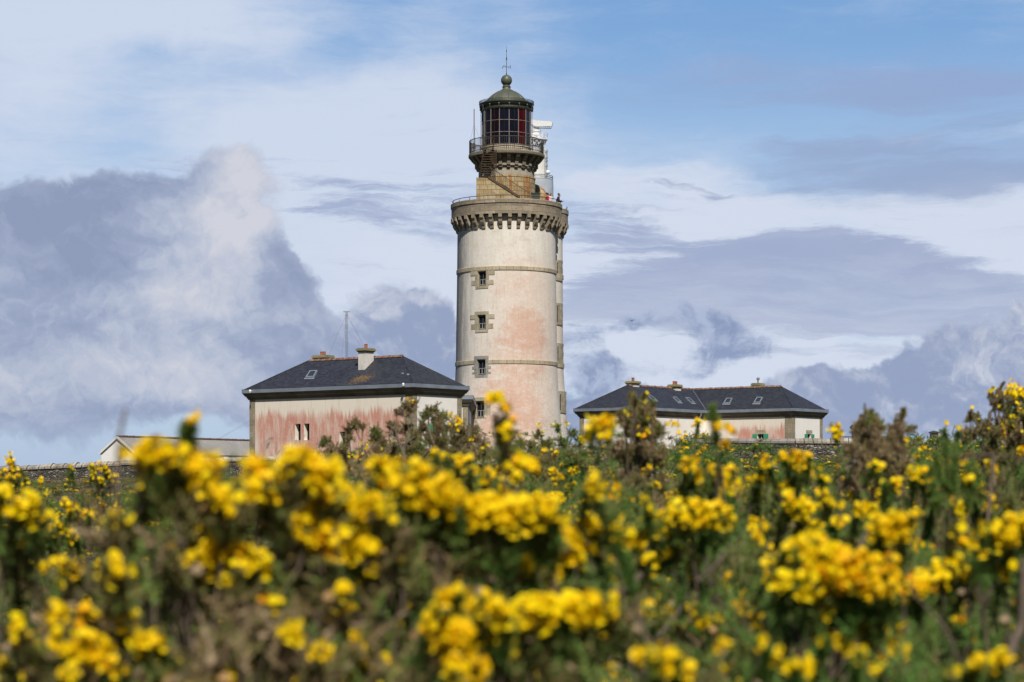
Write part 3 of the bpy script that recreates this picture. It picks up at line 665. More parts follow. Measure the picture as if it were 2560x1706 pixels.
for a in aL:
    p = cyl(2.08, a, 31.58)
    for i in range(4):
        pass
    ring = []
    mb.obox(cyl(2.0, a, 31.44), Vector((math.cos(a), math.sin(a), 0)) * .04, Vector((math.sin(a), -math.cos(a), 0)) * .1, (0, 0, .12))
CO = mb.build('lantern_cornice', M_greend, LH, O, smooth=True)
for a in aL:
    p = cyl(2.07, a, 31.62); mb = MB()
    mb.lathe([(.001, p.z - .075), (.05, p.z - .055), (.075, p.z), (.05, p.z + .055), (.001, p.z + .075)], 10, cx=p.x, cy=p.y)
    mb.build('knob', M_green, CO, O, smooth=True)
mb = MB(); mb.lathe([(2.06, 31.76), (2.15, 31.80), (2.15, 31.86), (2.04, 31.88)], 72, cx=TX, cy=TY)
for k in range(96):                               # pierced cresting round the rim
    a = 2 * math.pi * k / 96; b = a + 2 * math.pi / 96
    mb.bar(cyl(2.13, a, 31.86), cyl(2.13, a, 32.03), .03, .02, (math.sin(a), -math.cos(a), 0))
    mb.bar(cyl(2.13, a, 32.03), cyl(2.13, b, 32.03), .03); mb.bar(cyl(2.13, a, 31.93), cyl(2.13, b, 31.93), .02)
mb.build('rim_cresting', M_greend, LH, O)
mb = MB(); mb.lathe([(2.1, 31.84), (1.82, 31.9), (1.80, 32.02), (1.72, 32.06)], 72, cx=TX, cy=TY)
dome = [(1.58, 32.02), (1.52, 32.14), (1.38, 32.34), (1.10, 32.59), (.92, 32.71), (.76, 32.81), (.50, 32.92), (.50, 32.96), (.42, 32.98), (.36, 33.03), (.32, 33.08), (.30, 33.15), (.29, 33.18), (.34, 33.2), (.34, 33.26), (.27, 33.28), (.27, 33.36)]
mb.lathe(dome, 64, cx=TX, cy=TY)
for k in range(16):                               # standing seams
    a = R(6.2 + 22.5 * k)
    mb.tube([cyl(r_ + .008, a, z_) for r_, z_ in dome[:7]], .02, 4)
DM = mb.build('dome', M_green, LH, O, smooth=True)
mb = MB(); zc, rb = 33.78, .44
zc = 33.74
mb.lathe([(max(.002, rb * math.cos(R(d))), zc + rb * math.sin(R(d))) for d in range(-90, 91, 10)], 40, cx=TX, cy=TY)
mb.build('ball_finial', M_green, DM, O, smooth=True)
mb = MB(); zt = zc + rb
mb.tube([(TX, TY, zt - .03), (TX, TY, zt + .12)], .05, 6); mb.tube([(TX, TY, zt), (TX, TY, zt + 1.35), (TX, TY, 36.45)], [.028, .022, .008], 6)
mb.lathe([(.002, zt + 1.15), (.05, zt + 1.18), (.065, zt + 1.24), (.03, zt + 1.3), (.045, zt + 1.36), (.002, zt + 1.42)], 10, cx=TX, cy=TY)
mb.lathe([(.002, zt + 1.7), (.032, zt + 1.8), (.03, zt + 1.92), (.002, zt + 1.98)], 8, cx=TX, cy=TY)
zv = zt + .62
mb.tube([(TX - .3, TY, zv), (TX + .3, TY, zv)], .018, 5)
mb.tube([(TX - .3, TY, zv), (TX - .23, TY, zv + .1), (TX - .13, TY, zv + .09), (TX - .1, TY, zv)], .014, 4); mb.tube([(TX - .3, TY, zv), (TX - .33, TY, zv - .08), (TX - .27, TY, zv - .12)], .018, 4)
for s_ in (-1, 1): mb.tube([(TX + .3, TY, zv), (TX + .33, TY, zv + .08 * s_), (TX + .26, TY, zv + .12 * s_)], .016, 4)
mb.tube([(TX + .15, TY, zv), (TX + .19, TY, zv - .12)], .014, 4); mb.tube([(TX, TY - .25, zv), (TX, TY + .25, zv)], .014, 4)
mb.build('weather_vane', M_iron, LH, O, smooth=True)

# stone landing and the metal stair up the front of the turret
yF = TY - 2.72
def XZ(px, py, D): p = P(px, py, D); return (p.x, p.z)
tz = P(1200, 444, yF).z
pl = [XZ(1190.7, 444, yF), XZ(1224, 445.5, yF), XZ(1297, 494, yF), XZ(1300, 520, yF), XZ(1190.7, 520, yF)]
pl = [(x, max(z, 23.0)) for x, z in pl]
mb = MB()
fr = [(x, yF, z) for x, z in pl][::-1]; bk = [(x, TY - .3, z) for x, z in pl]
mb.poly(fr); mb.poly(bk)
for i in range(len(pl)):
    a, b = pl[i], pl[(i + 1) % len(pl)]
    mb.poly([(a[0], yF, a[1]), (b[0], yF, b[1]), (b[0], TY - .3, b[1]), (a[0], TY - .3, a[1])])
mb.build('stair_landing', M_turret, LH, O)
mb = MB(); yS = yF - .04
for dy_ in (0, .72):
    a, b = P(1221, 443.5, yS), P(1299, 493, yS); b.z = max(b.z, 23.05)
    a.y = b.y = yS + dy_; mb.bar(a, b, .04, .16)
for k in range(13):
    f = (k + .5) / 13; p = a.lerp(b, f); mb.box(p.x - .13, p.x + .13, yS, yS + .72, p.z - .03, p.z)
STR = mb.build('stair_flight', M_rust, LH, O)
mb = MB(); ta, tb = P(1229, 421, yS), P(1330, 488, yS); ba, bb_ = P(1229, 447.5, yS), P(1330, 513, yS)
mb.bar(ta, tb, .045)
for k in range(21):
    f = k / 20; p, q = ta.lerp(tb, f), ba.lerp(bb_, f); q.z = max(q.z, 23.0); mb.bar(p, q, .024)
mb.bar(ta, P(1222, 418, yS), .04); mb.build('handrail', M_rust, STR, O)
# steep iron steps from the landing up to the gallery
mb = MB(); z0 = tz
for dx0 in (0, .62):
    mb.bar((TX - 1.95 + dx0, TY - 2.5, z0), (TX - 1.6 + dx0 * .9, TY - 2.95, 27.95), .05, .16)
for k in range(12):
    f = (k + .7) / 12; c_ = Vector((TX - 1.64, TY - 2.5, z0)).lerp(Vector((TX - 1.32, TY - 2.95, 27.95)), f)
    mb.box(c_.x - .36, c_.x + .36, c_.y - .14, c_.y + .12, c_.z - .035, c_.z)
for k in range(9):
    f = k / 8; x = TX - 1.25 + .5 * f
    mb.tube([(x, TY - 2.98, 27.9), (x + .0, TY - 2.9 + .1 * f, z0 + 1.35 * (1 - f * .75))], .018, 4)
for zz in (z0 + .9, z0 + 1.6, z0 + 2.3):
    mb.tube([(TX - 2.05, TY - 2.5 - .1 * (zz - z0), zz + .7), (TX - 1.0, TY - 2.62 - .1 * (zz - z0), zz + .7)], .02, 4)
for dx0 in (-.02, .66):
    for k in range(8):
        f = k / 7; p = Vector((TX - 1.95 + dx0, TY - 2.55, z0)).lerp(Vector((TX - 1.6 + dx0, TY - 3.0, 27.95)), f); mb.tube([p, p + Vector((0, 0, .85))], .014, 4)
    mb.tube([(TX - 1.95 + dx0, TY - 2.55, z0 + .85), (TX - 1.6 + dx0, TY - 3.0, 28.8)], .022, 4)
mb.build('gallery_steps', M_rust, LH, O)
mb = MB(); mb.lathe([(1.46, 22.9), (1.46, 24.45), (1.42, 24.8), (1.28, 25.25), (1.0, 25.65), (.6, 25.95), (.25, 26.08), (.002, 26.1)], 48, cx=SX - .05, cy=SY - .3)
mb.build('stair_cap', M_turret, LH, O, smooth=True)

# things standing on the terrace
cab = thing('cabinet', 'squat dark green metal cabinet at the foot of the turret stairs', 'cabinet', (1.82, TY - 1.8, 23.4))
oc = (1.82, TY - 1.8, 23.4)
mb = MB(); mb.box(1.5, 2.16, TY - 2.1, TY - 1.5, 23.4, 24.62); mb.build('body', M_cab, cab, oc)
mb = MB(); mb.box(1.46, 2.2, TY - 2.15, TY - 1.45, 24.622, 24.68); mb.build('lid', M_cab, cab, oc)
mb = MB(); mb.box(1.53, 2.13, TY - 2.125, TY - 2.102, 23.5, 24.55); mb.build('door', M_cab, cab, oc)
ant = thing('whip_antenna', 'thin upright whip antenna with guy wires on the lantern gallery', 'antenna', (TX - 2.52, TY - .6, 27.92)); oa = (TX - 2.52, TY - .6, 27.92)
ax, ay = TX - 2.52, TY - .6
mb = MB(); mb.tube([(ax, ay, 27.9), (ax, ay, 31.4)], .036, 6); mb.box(ax - .09, ax + .09, ay - .06, ay + .06, 28.3, 28.75); mb.build('mast', M_rust, ant, oa)
mb = MB(); mb.tube([(ax, ay, 31.4), (ax, ay, 33.15)], [.016, .01], 5); mb.tube([(ax - .04, ay, 33.15), (ax + .06, ay, 33.15)], .012, 4); mb.build('whip', M_white_p, ant, oa)
mb = MB()
for q in ((ax - .35, ay + .5, 28.9), (ax + .5, ay - .2, 28.9), (ax + .1, ay + .8, 28.9)): mb.tube([(ax, ay, 30.2), q], .006, 3)
mb.build('guy_wires', M_iron, ant, oa)

# ------------------------------------------------------------------ helpers for houses
def ray_plane(px, py, o, n):
    d = Vector(((px - HX) / F, 1.0, (HY - py) / F)); e = Vector((0, 0, EYE))
    return e + d * ((Vector(o) - e).dot(n) / d.dot(n))
def off_poly(poly, o):
    n = len(poly); out = []
    for i in range(n):
        a, b, c_ = Vector(poly[i - 1]), Vector(poly[i]), Vector(poly[(i + 1) % n])
        d0 = (b - a).normalized(); d1 = (c_ - b).normalized()
        n0 = Vector((d0.y, -d0.x)); n1 = Vector((d1.y, -d1.x))
        k = (n0 + n1); k = k / (1 + n0.dot(n1)); out.append(b + k * o)
    return out
def band(mb, pa, za, pb, zb):
    n = len(pa); s = 0
    for i in range(n):
        j = (i + 1) % n; L = (pa[j] - pa[i]).length
        mb.poly([(pa[i].x, pa[i].y, za), (pa[j].x, pa[j].y, za), (pb[j].x, pb[j].y, zb), (pb[i].x, pb[i].y, zb)], [(s, za), (s + L, za), (s + L, zb if abs(zb - za) > .02 else za + .3), (s, zb if abs(zb - za) > .02 else za + .3)])
        s += L
def wall_face(mb, p0, p1, z0, z1, ops=(), depth=.35):
    p0, p1 = Vector(p0), Vector(p1); d = (p1 - p0); L = d.length; d /= L; nin = Vector((-d.y, d.x))
    S = sorted({0, L, *[v for o in ops for v in o[:2]]}); Z = sorted({z0, z1, *[v for o in ops for v in o[2:4]]})
    g = lambda s, z, q=0: (p0.x + d.x * s + nin.x * q, p0.y + d.y * s + nin.y * q, z)
    for a, b in zip(S, S[1:]):
        for e, f in zip(Z, Z[1:]):
            if any(o[0] < (a + b) / 2 < o[1] and o[2] < (e + f) / 2 < o[3] for o in ops): continue
            mb.poly([g(a, e), g(b, e), g(b, f), g(a, f)], [(a, e), (b, e), (b, f), (a, f)])
    for o in ops:
        a, b, e, f = o[:4]; q = depth
        mb.poly([g(a, e), g(a, e, q), g(a, f, q), g(a, f)][::-1], [(90, e), (90 + q, e), (90 + q, f), (90, f)][::-1]); mb.poly([g(b, e), g(b, e, q), g(b, f, q), g(b, f)], [(90, e), (90 + q, e), (90 + q, f), (90, f)])
        mb.poly([g(a, f), g(b, f), g(b, f, q), g(a, f, q)][::-1], [(90, f), (91, f), (91, f + q), (90, f + q)]); mb.poly([g(a, e), g(b, e), g(b, e, q), g(a, e, q)], [(90, 20), (91, 20), (91, 20 + q), (90, 20 + q)])
    return g
def roof_poly(mb, pts):
    pts = [Vector(p) for p in pts]; h = (pts[1] - pts[0]); h.z = 0; h.normalize()
    n = (pts[1] - pts[0]).cross(pts[2] - pts[0]).normalized(); w = n.cross(h)
    mb.poly(pts, [((p - pts[0]).dot(h), (p - pts[0]).dot(w)) for p in pts])
def skylight(quad_px, o, n, parent, org):
    pts = [ray_plane(x, y, o, n) for x, y in quad_px]; c0 = sum(pts, Vector()) / 4
    mb = MB(); up = n * .09; inn = [c0 + (p - c0) * .74 for p in pts]
    for i in range(4):
        j = (i + 1) % 4
        mb.poly([pts[i] + up, pts[j] + up, inn[j] + up, inn[i] + up]); mb.poly([pts[i], pts[j], pts[j] + up, pts[i] + up]); mb.poly([inn[j], inn[i], inn[i] + up, inn[j] + up])
    lo = (pts[0] + pts[1]) / 2; dn = (pts[0] - pts[3]).normalized(); ed = (pts[1] - pts[0])
    mb.poly([pts[0] + n * .03 - ed * .12, pts[0] + n * .03 - ed * .12 + dn * .2, pts[1] + n * .03 + ed * .12 + dn * .2, pts[1] + n * .03 + ed * .12])
    s = mb.build('skylight', M_steel, parent, org)
    mg = MB(); mg.poly([p + n * .05 for p in inn]); mg.build('pane', M_skyglass, s, org)
def chimney(c0, dl, dn, hw, hd, zb, zcap, zct, pots, parent, org, mstack, cowl=None, capm=None, over=.13):
    dl = Vector((*dl, 0)); dn = Vector((*dn, 0)); c0 = Vector((c0[0], c0[1], 0))
    mb = MB(); mb.obox(c0 + Vector((0, 0, (zb + zcap) / 2)), dl * hw, dn * hd, (0, 0, (zcap - zb) / 2)); s = mb.build('chimney', mstack, parent, org)
    mb = MB(); h = zct - zcap
    for k, (e, f0, f1) in enumerate(((over * .55, 0, .3), (over, .303, .72), (over * .62, .723, 1.0))):
        mb.obox(c0 + Vector((0, 0, zcap + h * (f0 + f1) / 2 + .001)), dl * (hw + e), dn * (hd + e), (0, 0, h * (f1 - f0) / 2))
    mb.build('chimney_cap', capm or M_band, s, org)
    for (s_, hgt, r_) in pots:
        p = c0 + dl * s_; mb = MB(); mb.lathe([(r_, zct), (r_ * .9, zct + hgt * .85), (r_ * 1.06, zct + hgt * .86), (r_ * 1.06, zct + hgt), (r_ * .7, zct + hgt), (r_ * .7, zct + hgt * .5)], 14, cx=p.x, cy=p.y)
        mb.build('chimney_pot', M_terra, s, org, smooth=True)
    if cowl:
        mb = MB(); mb.tube([(c0.x, c0.y, zct), (c0.x, c0.y, zct + .3)], .07, 8); mb.lathe([(.13, zct + .3), (.16, zct + .42), (.002, zct + .55)], 10, cx=c0.x, cy=c0.y); mb.box(c0.x - .1, c0.x + .16, c0.y - .05, c0.y + .05, zct + .3, zct + .5)
        mb.build('cowl', M_steel, s, org)
    return s
def eaves(poly, ze, parent, org):
    """boxed zinc gutter over a moulded stone cornice; poly is the gutter's outer outline"""
    mb = MB(); a = off_poly(poly, -.03)
    band(mb, a, ze - .30, poly, ze - .27); band(mb, poly, ze - .27, poly, ze - .004); band(mb, poly, ze - .004, off_poly(poly, .015), ze); band(mb, off_poly(poly, .015), ze, off_poly(poly, -.10), ze); band(mb, off_poly(poly, -.10), ze, off_poly(poly, -.12), ze - .1)
    mb.build('gutter', M_zinc, parent, org)
    mb = MB(); prev = None
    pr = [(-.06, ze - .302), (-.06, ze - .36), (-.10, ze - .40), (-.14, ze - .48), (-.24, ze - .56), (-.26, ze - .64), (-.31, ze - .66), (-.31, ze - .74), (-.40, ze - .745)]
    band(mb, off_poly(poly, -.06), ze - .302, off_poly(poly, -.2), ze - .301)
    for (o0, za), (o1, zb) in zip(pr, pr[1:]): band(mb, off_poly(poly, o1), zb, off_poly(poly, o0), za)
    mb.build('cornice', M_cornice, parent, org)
def quoin(corner, dirs, z0, z1, parent, org, w=.6, name='quoin'):
    """a stone corner strip 2 cm proud of both walls"""
    mb = MB(); c_ = Vector(corner)
    for d, nrm, wd in dirs:
        d, nrm = Vector(d), Vector(nrm)
        a = c_ + nrm * .02; 
        p0 = a + Vector((0, 0)); p1 = a + d * wd
        if d.cross(nrm) > 0: p0, p1 = p1, p0      # keep the face outward
        mb.poly([(p0.x, p0.y, z0), (p1.x, p1.y, z0), (p1.x, p1.y, z1), (p0.x, p0.y, z1)], [(0, z0), (wd, z0), (wd, z1), (0, z1)])
        e = c_ + d * wd
        mb.poly([(e.x, e.y, z0), (e.x + nrm.x * .02, e.y + nrm.y * .02, z0), (e.x + nrm.x * .02, e.y + nrm.y * .02, z1), (e.x, e.y, z1)])
    if len(dirs) == 2:
        n0, n1 = Vector(dirs[0][1]), Vector(dirs[1][1]); q = c_ + (n0 + n1) * .02
        for nn in (n0, n1): 
            p = c_ + nn * .02; mb.poly([(p.x, p.y, z0), (q.x, q.y, z0), (q.x, q.y, z1), (p.x, p.y, z1)])
    mb.build(name, M_quoin, parent, org)

# ------------------------------------------------------------------ keeper's house on the left
ZE = 8.90
C_ = Vector((-6.61, 150.0)); dl = Vector((-.788, .6157)).normalized(); dn = Vector((-dl.y, dl.x)) * -1.0     # along the long side; into the house
dn = Vector((.6157, .788))
LEN, WID = 16.1, 6.0
g1 = [C_ + dl * LEN, C_.copy(), C_ + dn * WID, C_ + dn * WID + dl * LEN]
og = (C_.x + dl.x * 8 + dn.x * 3, C_.y + dl.y * 8 + dn.y * 3, GZ - .6)
H1 = thing('keepers_house', 'cream house with pink streaked wall, slate hipped roof and white chimney left of lighthouse', 'house', og)
w1p = off_poly(g1, -.40); ZW = ZE - .74; ZB = GZ - .7
LW = (w1p[1] - w1p[0]).length
sl = lambda s: LW - (s - .4)                      # distance from the near corner -> distance from the far one
ops = [(sl(11.25), sl(10.72), 5.22, 6.37), (sl(10.40), sl(9.88), 5.22, 6.37), (sl(7.05), sl(6.50), 4.6, 5.75)]
M_h1 = house_plaster('pink_streaked_limewash', .6, LW - .55, 7.3, 1.0, 1.0)
mb = MB(); g = wall_face(mb, w1p[0], w1p[1], ZB, ZW, ops, .42); W1 = mb.build('long_wall', M_h1, H1, og)
for a, b, e, f in ops:
    mb = MB(); mb.poly([g(a, e, .40), g(b, e, .40), g(b, f, .40), g(a, f, .40)]); wn = mb.build('slit_window', M_glass, H1, og)
    mb = MB(); mb.bar(g(a, e, .38), g(a, f, .38), .05); mb.bar(g(b - .02, e, .36), g(b - .02, f, .36), .05); mb.bar(g(a, e + .6, .37), g(b, e + .6, .37), .04); mb.build('frame', M_dframe, wn, og)
ops2 = [(2.1, 3.1, 4.9, 6.15)]
mb = MB(); g2 = wall_face(mb, w1p[1], w1p[2], ZB, ZW, ops2, .25); wall_face(mb, w1p[2], w1p[3], ZB, ZW); wall_face(mb, w1p[3], w1p[0], ZB, ZW); mb.build('end_walls', M_white, H1, og)
def green_window(g2, o2, parent, org, depth=.2, lintel=True, left=True):
    a, b, e, f = o2
    mb = MB(); mb.poly([g2(a, e, depth), g2(b, e, depth), g2(b, f, depth), g2(a, f, depth)]); wn = mb.build('window', M_glass, parent, org)
    mb = MB()
    for s in (a + .03, (a + b) / 2, b - .03): mb.bar(g2(s, e, depth - .03), g2(s, f, depth - .03), .05)
    mb.build('frame', M_wframe, wn, org)
    for s0, s1 in ((a - .46, a - .02), (b + .02, b + .5)):
        mb = MB(); p, q = Vector(g2(s0, e, -.03)), Vector(g2(s1, e, -.03)); mid = (p + q) / 2; mid.z = (e + f) / 2
        dd = (q - p) / 2; nn = Vector((dd.y, -dd.x, 0)).normalized(); mb.obox(mid, dd, nn * .02, (0, 0, (f - e) / 2)); mb.build('shutter', M_gshut, wn, org)
    if lintel:
        mb = MB(); p, q = Vector(g2(a - .2, f, -.012)), Vector(g2(b + .2, f, -.012)); mb.poly([p, q, q + Vector((0, 0, .35)), p + Vector((0, 0, .35))]); mb.build('lintel', M_surround, wn, org)
green_window(g2, ops2[0], H1, og)
nl, nr = -dn, -dl
quoin(w1p[0], [(-dl, -dn, .55)], ZB, ZW, H1, og); quoin(w1p[1], [(dl, -dn, .62), (dn, -dl, .45)], ZB, ZW, H1, og); quoin(w1p[2], [(-dn, -dl, .5)], ZB, ZW, H1, og)
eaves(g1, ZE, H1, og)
ev = off_poly(g1, -.11); zr0 = ZE - .04; zr1 = 10.98; mid0 = C_ + dn * 3.0
Rr_ = mid0 + dl * 3.5; Rl_ = mid0 + dl * (LEN - 3.8)
v3 = lambda p, z: (p.x, p.y, z)
nf = (Vector(v3(ev[1], zr0)) - Vector(v3(ev[0], zr0))).cross(Vector(v3(Rl_, zr1)) - Vector(v3(ev[0], zr0))).normalized(); o_f = Vector(v3(ev[1], zr0))
cb = ray_plane(912.2, 924.5, o_f, nf)
eL = Vector(v3(ev[0], zr0)); hv = Vector((-dl.x, -dl.y, 0)); wv = nf.cross(hv); uvp = lambda px, py: ((ray_plane(px, py, o_f, nf) - eL).dot(hv), (ray_plane(px, py, o_f, nf) - eL).dot(wv))
lq = [(925, 935), (905, 950), (880, 955), (945, 910), (870, 930), (885, 915), (915, 945), (845, 962)]
lich = [(*uvp(x, y), 1.5 if i else 1.8, .9, 1.0 if i < 4 else .7) for i, (x, y) in enumerate(lq)]
M_slate1 = slate_mat('lichened_slate', lich); M_slate2 = slate_mat('slate')
mb = MB(); roof_poly(mb, [v3(ev[0], zr0), v3(ev[1], zr0), v3(Rr_, zr1), v3(Rl_, zr1)]); fr_ = mb.build('roof', M_slate1, H1, og)
mb = MB(); roof_poly(mb, [v3(ev[1], zr0), v3(ev[2], zr0), v3(Rr_, zr1)]); roof_poly(mb, [v3(ev[2], zr0), v3(ev[3], zr0), v3(Rl_, zr1), v3(Rr_, zr1)]); roof_poly(mb, [v3(ev[3], zr0), v3(ev[0], zr0), v3(Rl_, zr1)])
mb.build('roof_ends', M_slate2, H1, og)
def ridge_tiles(a, b, z, parent, org):
    mb = MB(); a, b = Vector((a.x, a.y, z)), Vector((b.x, b.y, z)); L = (b - a).length; n = max(2, int(L / .36)); d = (b - a).normalized(); sd_ = Vector((-d.y, d.x, 0))
    for k in range(n):
        p, q = a.lerp(b, k / n), a.lerp(b, (k + .97) / n); h = .07 + .012 * (k % 3)
        for s_ in (-1, 1):
            e0, e1 = p + sd_ * .17 * s_ + Vector((0, 0, -.07)), q + sd_ * .17 * s_ + Vector((0, 0, -.07)); t0, t1 = p + Vector((0, 0, h)), q + Vector((0, 0, h))
            mb.poly([e0, e1, t1, t0] if s_ < 0 else [e1, e0, t0, t1])
        mb.poly([q + sd_ * .17 + Vector((0, 0, -.07)), q - sd_ * .17 + Vector((0, 0, -.07)), q + Vector((0, 0, h))])
    mb.build('ridge_tiles', M_ridge, parent, org)
ridge_tiles(Rl_, Rr_, zr1, H1, og)
def hip_line(a, b, parent, org, mt=None):
    mb = MB(); mb.tube([a, b], .05, 5); mb.build('hip_flashing', mt or M_slate2, parent, org)
hip_line(v3(ev[1], zr0), v3(Rr_, zr1), H1, og); hip_line(v3(ev[0], zr0), v3(Rl_, zr1), H1, og)
cc0 = cb.xy + dl * .30 + dn * .45
M_chw = plain('chimney_limewash', (.66, .63, .58), .9, var=.15, vs=2.5)
M_capl = stone_mat('lichened_cap', [(.14, .13, .09), (.22, .2, .12), (.3, .26, .12), (.34, .3, .18)], 9, 9, lichen=.7)
chimney(cc0, dl, dn, .31, .46, cb.z - .6, 11.30, 11.56, [(0, .30, .115)], H1, og, M_chw, capm=M_capl)
p2 = P(808, 890, 161.2); chimney(p2.xy, dl, dn, .52, .42, 10.0, 11.14, 11.42, [(-.12, .27, .1), (.16, .27, .1)], H1, og, M_chw, capm=M_capl)
z4 = lambda x, y: (560 + x / 3.677, 760 + y / 3.677)
skylight([z4(752, 682), z4(828, 680), z4(862, 618), z4(792, 620)], o_f, nf, H1, og)
for px, py in (z4(1645, 645), z4(1695, 655)):
    p = ray_plane(px, py, o_f, nf); mb = MB(); mb.obox(p + nf * .05, (.07, 0, 0), (0, .06, 0), (0, 0, .05)); mb.build('roof_vent', M_steel, H1, og)
for px, py in (z4(240, 803), z4(1648, 742)):
    D_ = 159.2 if px < 800 else 150.6
    p = P(px, py, D_ - .25); mb = MB(); mb.lathe([(.002, p.z - .12), (.07, p.z - .1), (.1, p.z + .02), (.05, p.z + .1), (.002, p.z + .12)], 10, cx=p.x, cy=p.y); mb.bar(p, p + Vector((.1, .25, .05)), .04); mb.build('eaves_lamp', M_white_p, H1, og, smooth=True)

# low annexe between the house and the tower
an = [P(1150, 990, 158).xy, P(1183.5, 990, 158.6).xy]
a0 = Vector((w1p[2].x - .2, 157.6)); 
ga = [Vector((-4.6, 157.3)), Vector((-2.72, 157.3)), Vector((-2.72, 172.0)), Vector((-4.6, 172.0))]
oan = (-3.6, 165, GZ)
AN = thing('annexe', 'low white annexe with a zinc gutter between left house and lighthouse', 'annexe', oan)
wa = off_poly(ga, -.40); zea = P(0, 989, 157.3).z
mb = MB()
for i in range(4): wall_face(mb, wa[i], wa[(i + 1) % 4], ZB, zea - .74)
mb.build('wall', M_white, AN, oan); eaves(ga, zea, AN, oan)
quoin(wa[1], [(Vector((-1, 0)), Vector((0, -1)), .36)], ZB, zea - .74, AN, oan)
mb = MB(); e_ = off_poly(ga, -.11); mb.poly([v3(p, zea - .05) for p in e_]); mb.build('flat_roof', M_zinc, AN, oan)

# ------------------------------------------------------------------ L-shaped house on the right
u_ = Vector((.62, .785)).normalized(); v_ = Vector((.785, -.62)).normalized()
B2 = Vector((10.93, 191.8)); WA, WB = 7.1, 6.0
A2 = B2 - v_ * WA; V2 = B2 + u_ * 10.4; C2 = V2 + v_ * 9.0; R2 = C2 + u_ * WB; O2 = A2 + u_ * (10.4 + WB)
g3 = [A2, B2, V2, C2, R2, O2]
oh = (16.0, 199.0, GZ)
H2 = thing('long_house', 'L-shaped white house with slate roof and green shutters right of lighthouse', 'house', oh)
w3 = off_poly(g3, -.40)
L2 = (w3[3] - w3[2]).length
M_h2 = house_plaster('faintly_pink_limewash', 3.2, L2 - .5, 7.45, 1.0, 1.0)
mb = MB(); opV = [(L2 - 3.55, L2 - 2.9, 5.2, 6.68)]; gV = wall_face(mb, w3[2], w3[3], ZB, ZW, opV, .3); mb.build('streaked_wall', M_h2, H2, oh)
opR = [(2.55, 3.2, 5.2, 6.68)]
mb = MB(); wall_face(mb, w3[0], w3[1], ZB, ZW); wall_face(mb, w3[1], w3[2], ZB, ZW); gR = wall_face(mb, w3[3], w3[4], ZB, ZW, opR, .3); wall_face(mb, w3[4], w3[5], ZB, ZW); wall_face(mb, w3[5], w3[0], ZB, ZW)
mb.build('white_walls', M_white, H2, oh)
green_window(gV, opV[0], H2, oh); green_window(gR, opR[0], H2, oh)
quoin(w3[0], [(v_, -u_, .5)], ZB, ZW, H2, oh); quoin(w3[1], [(-v_, -u_, .5), (u_, v_, .5)], ZB, ZW, H2, oh)
quoin(w3[3], [(-v_, -u_, .72), (u_, v_, .5)], ZB, ZW, H2, oh); quoin(w3[4], [(-u_, v_, .5)], ZB, ZW, H2, oh)
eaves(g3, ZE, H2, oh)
e3 = off_poly(g3, -.11)
mA = (A2 + B2) / 2
R1_ = mA + u_ * 3.3; Rc = V2 + u_ * (WB / 2) - v_ * (WA / 2); Re = C2 - v_ * 3.1 + u_ * (WB / 2)
zq = zr0
mb = MB()
for pts in ([v3(e3[0], zq), v3(e3[1], zq), v3(R1_, zr1)], [v3(e3[1], zq), v3(e3[2], zq), v3(Rc, zr1), v3(R1_, zr1)], [v3(e3[2], zq), v3(e3[3], zq), v3(Re, zr1), v3(Rc, zr1)],
            [v3(e3[3], zq), v3(e3[4], zq), v3(Re, zr1)], [v3(e3[4], zq), v3(e3[5], zq), v3(Rc, zr1), v3(Re, zr1)], [v3(e3[5], zq), v3(e3[0], zq), v3(R1_, zr1), v3(Rc, zr1)]): roof_poly(mb, pts)
mb.build('roof', M_slate2, H2, oh)
ridge_tiles(R1_, Rc, zr1, H2, oh); ridge_tiles(Rc, Re, zr1, H2, oh)
hip_line(v3(e3[1], zq), v3(R1_, zr1), H2, oh); hip_line(v3(e3[3], zq), v3(Re, zr1), H2, oh); hip_line(v3(e3[0], zq), v3(R1_, zr1), H2, oh)
mb = MB(); mb.tube([v3(e3[2], zq + .01), v3(Rc, zr1)], .03, 4); mb.build('valley_flashing', M_steel, H2, oh)
z5 = lambda x, y: (1400 + x / 3.268, 900 + y / 3.268)
nA = (Vector(v3(e3[2], zq)) - Vector(v3(e3[1], zq))).cross(Vector(v3(Rc, zr1)) - Vector(v3(e3[1], zq))).normalized(); nB = (Vector(v3(e3[3], zq)) - Vector(v3(e3[2], zq))).cross(Vector(v3(Re, zr1)) - Vector(v3(e3[2], zq))).normalized()
oA, oB = v3(e3[1], zq), v3(e3[2], zq)
for q in (((755, 334), (790, 334), (740, 293), (712, 293)), ((960, 349), (992, 349), (946, 308), (918, 308)), ((1070, 355), (1100, 355), (1052, 312), (1022, 312))): skylight([z5(*p) for p in q], oA, nA, H2, oh)
for q in (((1336, 358), (1390, 358), (1411, 317), (1362, 317)), ((1582, 355), (1634, 355), (1660, 309), (1610, 309))): skylight([z5(*p) for p in q], oB, nB, H2, oh)
for (x0, x1, D_, pots, cw, za, zt_) in ((1562, 1603, 197.4, [(0, .32, .13)], None, 11.07, 11.34), (1668, 1707, 202.2, [(-.17, .3, .12), (.17, .3, .12)], None, 10.99, 11.28), (1879, 1911, 200.8, [], True, 11.0, 11.34)):
    c1 = P((x0 + x1) / 2, 960, D_); hw = (x1 - x0) / 2 / F * D_ / 1.25
    chimney(c1.xy, u_ if cw is None else v_, v_ if cw is None else -u_, hw - .12, .36, 10.2, za, zt_, pots, H2, oh, M_chw, cowl=cw, capm=M_capl)
p = Vector(g3[2].to_tuple()); pp = off_poly(g3, -.36)[2] + (-u_ * .0 + v_ * .0)
dpx = pp + (-u_ + v_) * .06 - u_ * 1.2
